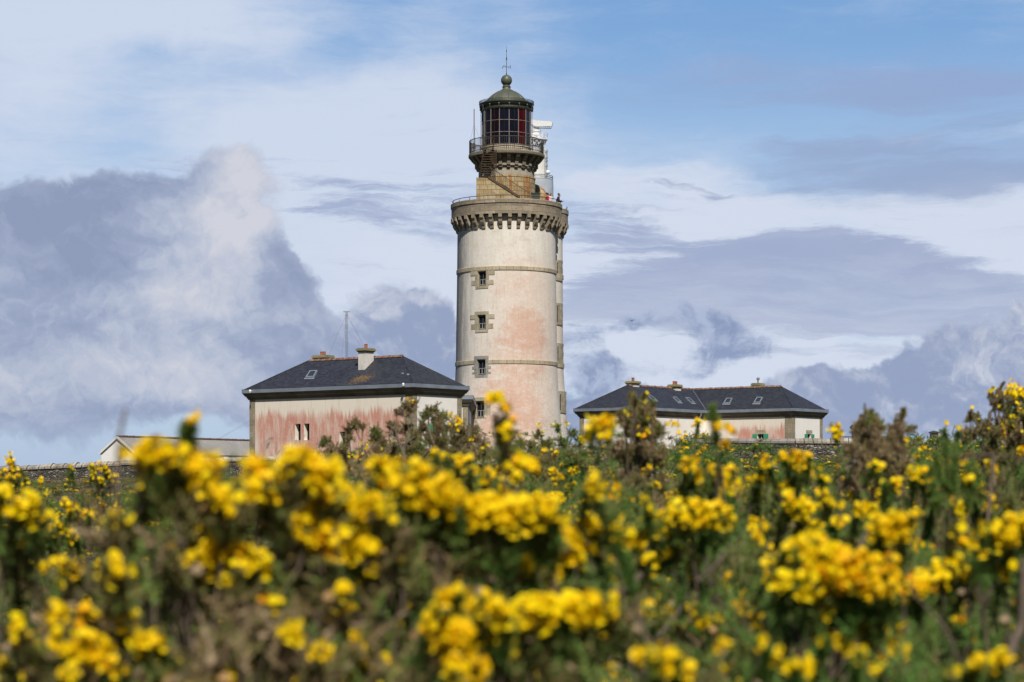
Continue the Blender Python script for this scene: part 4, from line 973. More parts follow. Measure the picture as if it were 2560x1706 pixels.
mb = MB(); mb.tube([v3(dpx + v_ * .3, ZE - .3), v3(dpx + v_ * .3, ZE - .5), v3(dpx, ZE - .9), v3(dpx, ZB)], .07, 8); mb.build('downpipe', M_pipe, H2, oh, smooth=True)

# ------------------------------------------------------------------ shed on the far left
D0 = 170.0; pk = P(294.6, 1091, D0); rd_ = Vector((8.2, 13)).normalized(); gd = Vector((rd_.y, -rd_.x)); hw = 1.68; Ls = 22.0
osd = (pk.x, pk.y, GZ - .4); SH = thing('shed', 'long low shed with white gable and grey corrugated roof behind the stone wall', 'shed', osd)
zri, ze_ = pk.z, EYE + 3.03; zbs = GZ - .6
pf = pk.xy; Lf, Rf = pf - gd * hw, pf + gd * hw; Lb, Rb = Lf + rd_ * Ls, Rf + rd_ * Ls; pb = pf + rd_ * Ls
mb = MB(); mb.poly([v3(Lf, zbs), v3(Rf, zbs), v3(Rf, ze_), v3(pf, zri - .05), v3(Lf, ze_)]); mb.build('gable_wall', M_bright, SH, osd)
mb = MB(); mb.poly([v3(Rf, zbs), v3(Rb, zbs), v3(Rb, ze_), v3(Rf, ze_)]); mb.poly([v3(Lb, zbs), v3(Lf, zbs), v3(Lf, ze_), v3(Lb, ze_)]); mb.poly([v3(Rb, zbs), v3(Lb, zbs), v3(Lb, ze_), v3(pb, zri), v3(Rb, ze_)]); mb.build('side_walls', M_white, SH, osd)
mb = MB()
for s_ in (1, -1):
    ed = gd * s_; sl_ = (ze_ - zri) / hw
    nseg = 1
    a = pf - rd_ * .1; b = pb; e0 = a + ed * (hw + .18); e1 = b + ed * (hw + .18); zz = ze_ + sl_ * .18
    L_ = (b - a).length
    q = [v3(e0, zz), v3(e1, zz), v3(b, zri), v3(a, zri)] if s_ > 0 else [v3(e1, zz), v3(e0, zz), v3(a, zri), v3(b, zri)]
    mb.poly(q, [(0, 0), (L_, 0), (L_, 2), (0, 2)])
    q2 = [(x, y, z - .05) for x, y, z in q][::-1]; mb.poly(q2); mb.poly([q[0], q[3], (q[3][0], q[3][1], q[3][2] - .05), (q[0][0], q[0][1], q[0][2] - .05)])
mb.build('roof', M_fib, SH, osd)
mb = MB(); mb.bar((*Lf, ze_ - .06) if False else v3(pf - rd_ * .11 - gd * (hw + .15), ze_ - .13), v3(pf - rd_ * .11, zri - .08), .05, .16); mb.bar(v3(pf - rd_ * .11 + gd * (hw + .15), ze_ - .13), v3(pf - rd_ * .11, zri - .08), .05, .16); mb.build('bargeboard', M_white_p, SH, osd)
mb = MB(); a = v3(pf, zri + .02); b = v3(pb, zri + .02)
for k in range(44):
    p0, p1 = Vector(a).lerp(Vector(b), k / 44), Vector(a).lerp(Vector(b), (k + .93) / 44); mb.bar(p0, p1, .3, .09 + .02 * (k % 2))
mb.build('ridge_tiles', M_ridge, SH, osd)
mb = MB(); p = v3(Lf - gd * .12 - rd_ * .05, ze_ - .02); mb.bar(p, v3(Lb - gd * .12, ze_ - .02), .14, .12); mb.build('gutter', M_pipe, SH, osd)

# ------------------------------------------------------------------ stone boundary walls
def bwall(name, label, pa, pb_, zta, ztb, th, cop_h, mcop, extra=None, round_=False):
    a, b = Vector(pa), Vector(pb_); d = (b - a).normalized(); n = Vector((-d.y, d.x)); L = (b - a).length
    org = ((a.x + b.x) / 2, (a.y + b.y) / 2, GZ - .8); r = thing(name, label, 'wall', org)
    mb = MB(); zb = ground_z(min(a.y, b.y)) - .9
    q = lambda p, o: p + n * o
    for o_, rev in ((0, False), (th, True)):
        pts = [v3(q(a, o_), zb), v3(q(b, o_), zb), v3(q(b, o_), ztb - cop_h), v3(q(a, o_), zta - cop_h)]; uv = [(0, zb), (L, zb), (L, ztb), (0, zta)]
        mb.poly(pts[::-1] if rev else pts, uv[::-1] if rev else uv)
    for e, zt in ((a, zta), (b, ztb)): mb.poly([v3(e, zb), v3(q(e, th), zb), v3(q(e, th), zt - cop_h), v3(e, zt - cop_h)])
    mb.build('masonry', M_rubble, r, org)
    mb = MB(); nn = max(1, int(L / .5)); rng = random.Random(5)
    for k in range(nn):
        f0, f1 = k / nn, (k + 1) / nn - .002; p0, p1 = a.lerp(b, f0), a.lerp(b, f1); z0, z1 = zta + (ztb - zta) * f0, zta + (ztb - zta) * f1
        h = cop_h * ((1 + rng.uniform(-.16, .1)) if not round_ else 1.0); pro = .04 + (rng.uniform(0, .025) if not round_ else 0)
        prof_ = [(-pro, 0), (-pro, h * .45), (th * .28, h), (th * .72, h), (th + pro, h * .45), (th + pro, 0)]
        for i in range(len(prof_) - 1):
            (o0, h0), (o1, h1) = prof_[i], prof_[i + 1]
            mb.poly([v3(q(p0, o0), z0 - cop_h + h0), v3(q(p1, o0), z1 - cop_h + h0), v3(q(p1, o1), z1 - cop_h + h1), v3(q(p0, o1), z0 - cop_h + h1)], [(f0 * L, h0 + i), (f1 * L, h0 + i), (f1 * L, h1 + i), (f0 * L, h1 + i)])
        mb.poly([v3(q(p0, o_), z0 - cop_h + h_) for o_, h_ in prof_]); mb.poly([v3(q(p0, o_), z0 - cop_h) for o_ in (-pro, th + pro)] + [v3(q(p1, o_), z1 - cop_h) for o_ in (th + pro, -pro)])
    mb.build('coping', mcop, r, org); return r
pA, pB, pC = P(-400, 1183, 150), P(300, 1152, 138), P(900, 1146, 137)
bwall('stone_wall', 'dark stone wall with pale coping in front of the white gabled shed', pA.xy, pB.xy, pA.z, pB.z, .5, .32, M_coping)
pB2 = P(301, 1152, 138); pC = P(690, 1140, 146)
bwall('stone_wall', 'mossy stone wall end running into the near corner of the pink streaked house', pB2.xy, pC.xy, pB2.z, pC.z, .5, .28, M_coping)
pD, pE, pF = P(1690, 1095, 132), P(1988, 1097.5, 128), P(2900, 1101, 128)
bwall('stone_wall', 'grey wall with smooth rounded coping below the green shuttered window with streaks', pD.xy, pE.xy, pD.z, pE.z, .5, .26, M_copsmooth, round_=True)
pE2 = P(1989, 1096, 127.9)
bwall('stone_wall', 'rubble wall with rough pale coping running right from the long house', pE2.xy, pF.xy, pE2.z, pF.z, .5, .3, M_coping)

# far stack, iron fence and louvred turret beyond the right wall
D_ = 215.0; ps = P(2171, 1075, D_); oq = (ps.x, ps.y, GZ)
CH = thing('gate_pier', 'broad stone pier with lichened cap half hidden behind the brown gorse', 'pier', oq)
zb_, zc_ = 1.5, P(0, 1075, D_).z; hw_ = 40 / F * D_
mb = MB(); mb.box(ps.x - hw_, ps.x + hw_, ps.y - .5, ps.y + .5, zb_, zc_); mb.build('shaft', M_surround2, CH, oq)
mb = MB(); zt_ = P(0, 1063, D_).z; h = zt_ - zc_
for e, f0, f1 in ((.06, 0, .3), (.16, .302, .7), (.05, .702, 1)): mb.box(ps.x - hw_ - e, ps.x + hw_ + e, ps.y - .5 - e, ps.y + .5 + e, zc_ + h * f0 + .001, zc_ + h * f1)
mb.build('cap', M_capl, CH, oq)
D_ = 190.0; a, b = P(2098, 1092, D_), P(2138, 1092, D_); of = (a.x, a.y, GZ)
FE = thing('iron_fence', 'short dark iron railing showing above the rubble wall', 'fence', of)
mb = MB(); mb.bar((a.x, D_, a.z), (b.x + 3, D_, a.z), .05); mb.bar((a.x, D_, a.z - .7), (b.x + 3, D_, a.z - .7), .05)
for k in range(34): x = a.x + k * .132; mb.bar((x, D_, GZ - .5), (x, D_, a.z + .02), .05)
mb.build('bars', M_iron, FE, of)
D_ = 200.0; p0, p1 = P(2328, 1083, D_), P(2346, 1083, D_); ot = (p0.x, D_, GZ); w_ = p1.x - p0.x
TU = thing('louvred_vent', 'small dark louvred roof turret above the right end of wall', 'vent', ot)
zt0 = P(0, 1083, D_).z
mb = MB(); mb.box(p0.x, p1.x, D_, D_ + w_, GZ - .5, zt0); mb.build('shaft', M_quoin, TU, ot)
mb = MB()
for k in range(4): z = zt0 - .12 - k * .16; mb.box(p0.x - .02, p1.x + .02, D_ - .05, D_ - .006, z - .05, z)
mb.build('louvres', M_iron, TU, ot)
mb = MB(); e = .1; zz = zt0 + .002; ap = ((p0.x + p1.x) / 2 - .06, D_ + w_ / 2, P(0, 1076.5, D_).z); cs = [(p0.x - e, D_ - e, zz), (p1.x + e, D_ - e, zz), (p1.x + e, D_ + w_ + e, zz), (p0.x - e, D_ + w_ + e, zz)]
up_ = [(x, y, z + .1) for x, y, z in cs]; mb.poly(cs[::-1])
for i in range(4): mb.poly([cs[i], cs[(i + 1) % 4], up_[(i + 1) % 4], up_[i]]); mb.poly([up_[i], up_[(i + 1) % 4], ap])
mb.build('roof', M_iron, TU, ot)

# ------------------------------------------------------------------ lattice mast behind the left house
MX, MY = P(866.7, 800, 200).xy; om = (MX, MY, GZ); zt = P(0, 779.6, 200).z
LM = thing('lattice_mast', 'slender steel lattice mast with guy wires rising behind the left house', 'mast', om)
mb = MB(); legs = [Vector((math.cos(R(a)) * .125, math.sin(R(a)) * .125, 0)) for a in (90, 210, 330)]; base = Vector((MX, MY, GZ)); H_ = zt - GZ; n = int(H_ / .3)
for l in legs: mb.tube([base + l, base + l + Vector((0, 0, H_))], .013, 4)
for k in range(n):
    za, zb2 = k * H_ / n, (k + 1) * H_ / n
    for i in range(3):
        a, b = legs[i], legs[(i + 1) % 3]
        mb.tube([base + a + Vector((0, 0, za)), base + b + Vector((0, 0, zb2))], .007, 3, False); mb.tube([base + a + Vector((0, 0, zb2)), base + b + Vector((0, 0, zb2))], .006, 3, False)
mb.box(MX - .3, MX + .3, MY - .03, MY + .03, zt - .04, zt + .04)
mb.build('lattice', M_steel, LM, om)
mb = MB()
for zf, rr in ((H_ - .2, 7.0), (H_ - 4.6, 6.5), (H_ - 9.5, 6.0)):
    for a in (20, 145, 262):
        q = Vector((MX + rr * 1.25 * math.cos(R(a)), MY + rr * math.sin(R(a)), GZ - .1)); mb.tube([base + Vector((0, 0, zf)), q], .011, 3, False)
for zf in (H_ - 4.5, H_ - 4.8, H_ - 9.3): mb.tube([base + Vector((0, 0, zf)), Vector((MX - 17.5 - (H_ - zf) * .2, MY - 1, GZ))], .011, 3, False)
mb.build('guy_wires', M_steel, LM, om)

# ------------------------------------------------------------------ radar tower far behind
RDist = 430.0; k_ = F / RDist
RX = (1339 - HX) / k_; zr = lambda y: EYE + (HY - y) / k_
orr = (RX, RDist, 0)
RT = thing('radar_tower', 'far white radar tower with scanner showing behind the lantern', 'radar tower', orr)
mb = MB(); mb.lathe([(3.5, 0), (3.42, zr(470)), (3.38, zr(452)), (2.0, zr(451))], 48, cx=RX, cy=RDist); BS = mb.build('base_drum', M_radarg, RT, orr, smooth=True)
mb = MB()
for y_ in (451, 446, 442):
    mb.tube(ring_pts(3.3, zr(y_), RX, RDist, 0, 2 * math.pi, 40), .07, 4, False)
for k in range(20): a = R(18 * k); mb.tube([cyl(3.3, a, zr(452), RX, RDist), cyl(3.3, a, zr(442), RX, RDist)], .05, 3)
mb.build('railing', M_steel, RT, orr)
mb = MB(); mb.lathe([(2.12, zr(452)), (2.08, zr(376)), (1.9, zr(373)), (.01, zr(373))], 40, cx=RX, cy=RDist); mb.build('shaft', M_radar, RT, orr, smooth=True)
mb = MB(); 
for y_ in (380, 396, 403, 416, 432): mb.box(RX + 1.75, RX + 2.35, RDist - 1.0, RDist - .5, zr(y_ + 2.2), zr(y_ - 1.2))
for i_ in range(2): mb.tube([(RX + 1.7 + .5 * i_, RDist - 1.25, zr(450)), (RX + 1.7 + .5 * i_, RDist - 1.25, zr(376))], .06, 4)
mb.build('cable_ladder', M_steel, RT, orr)
mb = MB(); px_ = RX + 2.35; pz_ = zr(434); mb.lathe([(max(.002, .42 * math.cos(R(d))), pz_ + .42 * math.sin(R(d))) for d in range(-90, 91, 15)], 20, cx=px_, cy=RDist - 1.6); mb.bar((px_, RDist - 1.6, pz_ - .3), (RX + 1.7, RDist - 1.2, pz_ - .9), .1)
mb.build('radome', M_white_p, RT, orr, smooth=True)
mb = MB(); mb.lathe([(.01, zr(351)), (2.0, zr(351)), (2.0, zr(348)), (.01, zr(348))], 32, cx=RX + .3, cy=RDist); 
for a in range(0, 360, 30):
    p_ = cyl(1.8, R(a), zr(351), RX + .3, RDist); mb.tube([p_, cyl(1.5, R(a + 25), zr(374), RX, RDist)], .09, 4); mb.tube([p_, cyl(1.5, R(a - 25), zr(374), RX, RDist)], .09, 4)
    mb.tube([cyl(1.95, R(a), zr(348), RX + .3, RDist), cyl(1.95, R(a), zr(335), RX + .3, RDist)], .05, 3)
for y_ in (335, 341): mb.tube(ring_pts(1.95, zr(y_), RX + .3, RDist, 0, 2 * math.pi, 24), .05, 3, False)
mb.build('head_platform', M_white_p, RT, orr)
mb = MB(); mb.box(RX - 1.3, RX + .55, RDist - 1.4, RDist + 1.2, zr(345), zr(336)); mb.lathe([(.75, zr(348)), (.75, zr(331)), (.9, zr(330)), (.9, zr(327)), (.5, zr(325)), (.5, zr(318))], 24, cx=RX + .1, cy=RDist - .2); mb.build('turning_gear', M_white_p, RT, orr, smooth=True)
mb = MB(); zq1 = lambda y: zr(y)
cs = [(1329, 300), (1329, 313), (1340, 319), (1379, 319.5), (1381, 310), (1375, 307.5), (1340, 304)]
fr = [((x - HX) / k_, RDist - .9 - .02 * (x - 1329), zr(y)) for x, y in cs]; bk = [(x + .1, y + .9, z + .05) for x, y, z in fr]
mb.poly(fr); mb.poly(bk[::-1])
for i in range(len(fr)): j = (i + 1) % len(fr); mb.poly([fr[j], fr[i], bk[i], bk[j]])
for i_ in range(9):
    x0 = (1334 + i_ * 5 - HX) / k_; mb.tube([(x0, RDist - .8, zr(318)), (x0 + .2, RDist - .6, zr(324))], .05, 3); mb.tube([(x0 + .2, RDist - .6, zr(324)), (x0 + .4, RDist - .8, zr(318))], .05, 3)
mb.tube([((1332 - HX) / k_, RDist - .6, zr(324)), ((1378 - HX) / k_, RDist - .6, zr(323))], .06, 4)
mb.tube([((1325 - HX) / k_, RDist - .6, zr(309)), ((1336 - HX) / k_, RDist - .6, zr(323))], .07, 4)
mb.build('scanner', M_white_p, RT, orr)

# ------------------------------------------------------------------ small aircraft in the sky
D_ = 3600.0; pa = P(1579.8, 802.5, D_); oap = tuple(pa)
AC = thing('aircraft', 'tiny dark high-winged aircraft flying right of the lighthouse', 'aircraft', oap)
x, y, z = pa
mb = MB()
pr = [(-3, .35), (-2.2, .62), (-.5, .72), (1.5, .6), (4.2, .22), (5.4, .1)]
for (y0, r0), (y1, r1) in zip(pr, pr[1:]):
    for k in range(10):
        a0, a1 = 2 * math.pi * k / 10, 2 * math.pi * (k + 1) / 10
        mb.poly([(x + r0 * math.cos(a0), y + y0, z + r0 * 1.25 * math.sin(a0)), (x + r1 * math.cos(a0), y + y1, z + r1 * 1.25 * math.sin(a0)), (x + r1 * math.cos(a1), y + y1, z + r1 * 1.25 * math.sin(a1)), (x + r0 * math.cos(a1), y + y0, z + r0 * 1.25 * math.sin(a1))])
mb.poly([(x + .35 * math.cos(2 * math.pi * k / 10), y - 3, z + .44 * math.sin(2 * math.pi * k / 10)) for k in range(10)][::-1])
mb.build('fuselage', M_bird, AC, oap, smooth=True)
mb = MB()
for s_ in (-1, 1): mb.obox((x + s_ * 2.6, y - .5, z + 1.0 + .1), (2.6, 0, .12 * s_), (0, .75, 0), (0, 0, .13))
mb.build('wing', M_bird, AC, oap)
mb = MB(); mb.obox((x, y + 4.9, z + .2), (1.7, 0, 0), (0, .4, 0), (0, 0, .06)); mb.obox((x, y + 5, z + .8), (.06, 0, 0), (0, .45, 0), (0, 0, .7)); mb.build('tail', M_bird, AC, oap)
mb = MB()
for s_ in (-1, 1): mb.bar((x + .3 * s_, y - .6, z - .4), (x + 1.2 * s_, y - .6, z - 1.4), .14); mb.obox((x + 1.2 * s_, y - .6, z - 1.5), (.09, 0, 0), (0, .26, 0), (0, 0, .26)); mb.bar((x + .5 * s_, y - .4, z - .2), (x + 2.4 * s_, y - .4, z + 1.0), .09)
mb.build('landing_gear', M_bird, AC, oap)
# ------------------------------------------------------------------ people on the terrace
def skin_obj(name, joints, edges, mat, parent, sub=1):
    names = list(joints); ix = {k: i for i, k in enumerate(names)}
    me = bpy.data.meshes.new(name); me.from_pydata([joints[k][0] for k in names], [(ix[a], ix[b]) for a, b in edges], [])
    o = bpy.data.objects.new(name, me); COL.objects.link(o)
    o.modifiers.new('skin', 'SKIN'); sv = me.skin_vertices[0].data
    for k, v in zip(names, sv): v.radius = (joints[k][1], joints[k][2] if len(joints[k]) > 2 else joints[k][1]); v.use_root = False
    sv[0].use_root = True
    s = o.modifiers.new('sub', 'SUBSURF'); s.levels = s.render_levels = sub
    dg = bpy.context.evaluated_depsgraph_get(); m2 = bpy.data.meshes.new_from_object(o.evaluated_get(dg))
    o.modifiers.clear(); o.data = m2; m2.name = name; m2.materials.clear(); m2.materials.append(mat); m2.shade_smooth()
    o.parent = parent; return o
M_skin = plain('skin', (.50, .28, .20), .6, var=.08)
M_hair = plain('dark_hair', (.022, .014, .010), .6, var=.2); M_hair2 = plain('auburn_hair', (.13, .055, .02), .6, var=.2)
M_navy = plain('navy_jacket', (.013, .017, .035), .8, var=.2); M_red = plain('red_coat', (.55, .02, .05), .7, var=.15); M_whitec = plain('white_top', (.72, .70, .68), .8, var=.05)
M_jean = plain('denim', (.05, .07, .12), .9, var=.2); M_shoe = plain('shoe', (.03, .03, .03), .6); M_eye = plain('eye', (.015, .012, .01), .3)
def person(label, loc, rz, h, arms, lean, mtop, mleg, mhair, bun=False, long_=False, beard=False):
    r = thing('person', label, 'person', loc); r.rotation_euler = (0, 0, rz); s = h / 1.76; r.scale = (s, s, s)
    L = lean
    J = {'pelvis': ((0, 0, .95), .13, .10), 'spine': ((.03 + L * .3, 0, 1.15), .12, .095), 'chest': ((.03 + L * .7, 0, 1.35), .15, .105), 'neck': ((.03 + L, 0, 1.49), .055), 'head': ((.05 + L, 0, 1.57), .075, .08), 'brow': ((.055 + L, 0, 1.65), .085, .092), 'crown': ((.05 + L, 0, 1.73), .055, .06)}
    E = [('pelvis', 'spine'), ('spine', 'chest'), ('chest', 'neck'), ('neck', 'head'), ('head', 'brow'), ('brow', 'crown')]
    for sd_, q in ((1, 'l'), (-1, 'r')):
        el, wr, hd = arms
        J[q + 'sh'] = ((.02 + L * .85, .18 * sd_, 1.42), .06); J[q + 'el'] = ((el[0], el[1] * sd_, el[2]), .043); J[q + 'wr'] = ((wr[0], wr[1] * sd_, wr[2]), .03); J[q + 'pm'] = ((hd[0], hd[1] * sd_, hd[2]), .034, .018)
        E += [('chest', q + 'sh'), (q + 'sh', q + 'el'), (q + 'el', q + 'wr'), (q + 'wr', q + 'pm')]
        w = Vector(hd) - Vector(wr); w.normalize()
        for k in range(5):                         # four fingers and a thumb
            off = (k - 1.5) * .018 if k < 4 else -.05
            ln = (.055, .065, .06, .048, .04)[k]
            b = Vector((hd[0], hd[1] * sd_ + off, hd[2])) + Vector((w.x, w.y * sd_, w.z)) * (.035 if k < 4 else -.01)
            m_ = b + Vector((w.x, w.y * sd_ + (0 if k < 4 else -.3), w.z)) * ln * .55; e = m_ + Vector((w.x, w.y * sd_, w.z - .8)) * ln * .5
            J[f'{q}f{k}b'] = (tuple(b), .0095); J[f'{q}f{k}m'] = (tuple(m_), .0088); J[f'{q}f{k}e'] = (tuple(e), .0078)
            E += [(q + 'pm', f'{q}f{k}b'), (f'{q}f{k}b', f'{q}f{k}m'), (f'{q}f{k}m', f'{q}f{k}e')]
        J[q + 'hip'] = ((0, .09 * sd_, .88), .095); J[q + 'kn'] = ((.02, .1 * sd_, .5), .06); J[q + 'an'] = ((-.01, .105 * sd_, .1), .04); J[q + 'to'] = ((.14, .12 * sd_, .04), .035)
        E += [('pelvis', q + 'hip'), (q + 'hip', q + 'kn'), (q + 'kn', q + 'an'), (q + 'an', q + 'to')]
    skin_obj('body', J, E, M_skin, r)
    jk = {k: J[k] for k in ('pelvis', 'spine', 'chest', 'lsh', 'lel', 'rsh', 'rel', 'lwr', 'rwr')}
    jk['coll'] = ((.035 + L * .95, 0, 1.46), .07)
    jk = {k: (v[0], v[1] + .034, (v[2] if len(v) > 2 else v[1]) + .034) for k, v in jk.items()}
    skin_obj('jacket', jk, [('pelvis', 'spine'), ('spine', 'chest'), ('chest', 'coll'), ('chest', 'lsh'), ('lsh', 'lel'), ('lel', 'lwr'), ('chest', 'rsh'), ('rsh', 'rel'), ('rel', 'rwr')], mtop, r)
    tr = {k: (J[k][0], J[k][1] + .015, (J[k][2] if len(J[k]) > 2 else J[k][1]) + .015) for k in ('pelvis', 'lhip', 'lkn', 'lan', 'rhip', 'rkn', 'ran')}
    skin_obj('trousers', tr, [('pelvis', 'lhip'), ('lhip', 'lkn'), ('lkn', 'lan'), ('pelvis', 'rhip'), ('rhip', 'rkn'), ('rkn', 'ran')], mleg, r)
    for sd_ in (1, -1):
        mb = MB(); mb.tube([(-.06, .105 * sd_, .05), (.05, .11 * sd_, .055), (.15, .12 * sd_, .04), (.2, .125 * sd_, .03)], [.045, .052, .045, .025], 8); mb.build('shoe', M_shoe, r, smooth=True)
    hx = .05 + L
    mb = MB(); n = 14                              # hair cap: back and top of the skull
    for i in range(7):
        for j in range(n):
            def pt(i, j):
                th = R(8 + i * 15); ph = R(55) + (2 * math.pi - R(110)) * j / n if i > 2 else 2 * math.pi * j / n
                return Vector((hx - .005 + .104 * math.sin(th) * math.cos(ph), .098 * math.sin(th) * math.sin(ph), 1.66 + .115 * math.cos(th)))
            mb.poly([pt(i, j), pt(i + 1, j), pt(i + 1, j + 1), pt(i, j + 1)])
    if bun: mb.lathe([(max(.002, .065 * math.cos(R(d))), 1.74 + .06 * math.sin(R(d))) for d in range(-90, 91, 18)], 12, cx=hx - .12, cy=0)
    if long_: mb.tube([(hx - .06, .02, 1.66), (hx - .1, .02, 1.5), (hx - .09, .02, 1.34)], [.09, .085, .05], 8)
    if beard: mb.tube([(hx + .05, -.05, 1.57), (hx + .085, 0, 1.545), (hx + .05, .05, 1.57)], [.03, .04, .03], 7)
    mb.build('hair', mhair, r, smooth=True)
    mb = MB(); mb.tube([(hx + .075, 0, 1.65), (hx + .115, 0, 1.61), (hx + .085, 0, 1.6)], [.012, .018, .012], 6)
    for sd_ in (1, -1): mb.tube([(hx, .088 * sd_, 1.66), (hx - .01, .1 * sd_, 1.63), (hx, .088 * sd_, 1.6)], .014, 6)
    mb.build('nose_and_ears', M_skin, r, smooth=True)
    mb = MB()
    for sd_ in (1, -1): mb.obox((hx + .083, .033 * sd_, 1.65), (.006, 0, 0), (0, .012, 0), (0, 0, .006))
    mb.obox((hx + .085, 0, 1.565), (.006, 0, 0), (0, .02, 0), (0, 0, .004)); mb.build('eyes_and_mouth', M_eye, r)
    return r
person('dark haired man in navy jacket leaning on the parapet beside the red coat', (3.56, 178.3, 23.55), 0, 1.82, ((.20, .2, 1.12), (.42, .12, 1.14), (.49, .06, 1.15)), .12, M_navy, M_jean, M_hair, beard=True)
person('person in red coat with dark hair in a bun on the terrace', (2.74, 176.1, 23.4), R(25), 1.70, ((.02, .26, 1.12), (.2, .2, 1.0), (.27, .18, .98)), .05, M_red, M_jean, M_hair, bun=True)
person('person with auburn hair and white top between red coat and navy jacket', (3.04, 176.75, 23.55), R(-35), 1.60, ((.03, .25, 1.1), (.2, .18, .98), (.26, .16, .97)), .03, M_whitec, M_jean, M_hair2, long_=True)

# ------------------------------------------------------------------ gorse
def leaf_mat(name, stops, transl=.25, rough=.6):
    m = bpy.data.materials.new(name); m.use_nodes = True; t = NT(m.node_tree)
    a = t.node('ShaderNodeAttribute', attribute_name='tint'); cc = t.ramp(a.outputs['Fac'], stops)
    b = t.node('ShaderNodeBsdfPrincipled'); t._in(b.inputs['Base Color'], cc); b.inputs['Roughness'].default_value = rough; b.inputs['Specular IOR Level'].default_value = .25
    tr = t.node('ShaderNodeBsdfTranslucent'); t._in(tr.inputs['Color'], cc)
    mx = t.node('ShaderNodeMixShader'); mx.inputs[0].default_value = transl; t.l.new(b.outputs[0], mx.inputs[1]); t.l.new(tr.outputs[0], mx.inputs[2])
    o = t.node('ShaderNodeOutputMaterial'); t.l.new(mx.outputs[0], o.inputs[0]); return m
M_spine = leaf_mat('gorse_spines', [(0, (.115, .24, .048)), (.3, (.195, .285, .066)), (.52, (.25, .235, .08)), (.75, (.28, .20, .095)), (1, (.46, .35, .22))])
M_bloom = leaf_mat('gorse_blossom', [(0, (1.0, .80, .003)), (.55, (1.0, .67, .003)), (.85, (.95, .41, .005)), (1, (.34, .25, .15))], .25, .65)
M_bark = plain('gorse_bark', (.11, .08, .055), .9, var=.4, vs=14)
M_deadw = plain('bleached_twig', (.30, .25, .19), .9, var=.3, vs=12)
NP = np.random.default_rng
def unit(a): return a / np.maximum(1e-9, np.linalg.norm(a, axis=1, keepdims=True))
def tri_mesh(name, V, Fc, tint, mat, parent, loc=(0, 0, 0)):
    me = bpy.data.meshes.new(name); n, k = len(V), len(Fc)
    me.vertices.add(n); me.vertices.foreach_set('co', np.ascontiguousarray(V - np.array(loc)[None], dtype=np.float32).ravel())
    me.loops.add(k * 3); me.loops.foreach_set('vertex_index', np.ascontiguousarray(Fc, dtype=np.int32).ravel())
    me.polygons.add(k); me.polygons.foreach_set('loop_start', np.arange(0, 3 * k, 3, dtype=np.int32))
    a = me.attributes.new('tint', 'FLOAT', 'POINT'); a.data.foreach_set('value', tint.astype(np.float32))
    me.update(); me.validate(); me.materials.append(mat)
    o = bpy.data.objects.new(name, me); COL.objects.link(o); o.parent = parent; return o
def spines(g, B, D, L, M, sl, sw, tint):
    """B bases, D directions, L lengths of N shoots -> spine triangles"""
    N = len(B); t_ = (np.arange(M)[None] + g.random((N, M))) / M; t_ = .04 + .96 * t_
    ang = np.arange(M)[None] * 2.4 + g.random((N, 1)) * 6.28 + g.random((N, M)) * .6
    ref = np.where(np.abs(D[:, 2:3]) > .9, np.array([[1., 0, 0]]), np.array([[0, 0, 1.]])); U = unit(np.cross(D, ref)); Vv = np.cross(D, U)
    rad = np.cos(ang)[..., None] * U[:, None] + np.sin(ang)[..., None] * Vv[:, None]
    ds = rad * (.95 - .45 * t_[..., None]) + D[:, None] * (.45 + .5 * t_[..., None]) + g.normal(0, .15, (N, M, 3)); ds /= np.linalg.norm(ds, axis=2, keepdims=True)
    base = B[:, None] + D[:, None] * (L[:, None] * t_)[..., None]
    ln = sl * (1.1 - .55 * t_) * g.uniform(.7, 1.3, (N, M)); tip = base + ds * ln[..., None]
    sd_ = np.cross(ds, g.normal(0, 1, (N, M, 3))); sd_ /= np.maximum(1e-9, np.linalg.norm(sd_, axis=2, keepdims=True)); sd_ *= sw * .5
    V = np.stack([base - sd_, base + sd_, tip], 2).reshape(-1, 3)
    tt = np.repeat((tint[:, None] + g.normal(0, .07, (N, M))).ravel(), 3)
    a1 = np.stack([B - U * sw * .8, B + U * sw * .8, B + D * L[:, None]], 1).reshape(-1, 3); a2 = np.stack([B - Vv * sw * .8, B + Vv * sw * .8, B + D * L[:, None]], 1).reshape(-1, 3)
    V = np.concatenate([V, a1, a2]); tt = np.concatenate([tt, np.repeat(np.clip(tint + .1, 0, 1), 3), np.repeat(np.clip(tint + .1, 0, 1), 3)])
    return V, np.arange(len(V)).reshape(-1, 3), np.clip(tt, 0, 1)
FT = np.array([(0, 0, 0), (.26, 0, .5), (0, .28, .5), (-.26, 0, .5), (0, -.28, .5), (0, -.12, 1.0), (-.58, .30, .62), (-.42, .85, .72), (0, 1.05, .74), (.42, .85, .72), (.58, .30, .62), (0, .08, .35), (-.55, -.2, .85), (.55, -.2, .85)])
FF = np.array([(0, 2, 1), (0, 3, 2), (0, 4, 3), (0, 1, 4), (5, 1, 2), (5, 2, 3), (5, 3, 4), (5, 4, 1), (11, 6, 7), (11, 7, 8), (11, 8, 9), (11, 9, 10), (0, 12, 5), (0, 5, 13)])
def flowers(g, C, D, sz, tint):
    N = len(C); ref = np.array([[0, 0, 1.]]) + g.normal(0, .35, (N, 3)); U = unit(np.cross(ref, D)); Vv = np.cross(D, U)
    s = (sz * g.uniform(.75, 1.25, N))[:, None, None]
    V = C[:, None] + s * (FT[None, :, 0:1] * U[:, None] + FT[None, :, 1:2] * Vv[:, None] + FT[None, :, 2:3] * D[:, None])
    Fc = (np.arange(N)[:, None, None] * len(FT) + FF[None]).reshape(-1, 3)
    return V.reshape(-1, 3), Fc, np.repeat(np.clip(tint, 0, 1), len(FT))
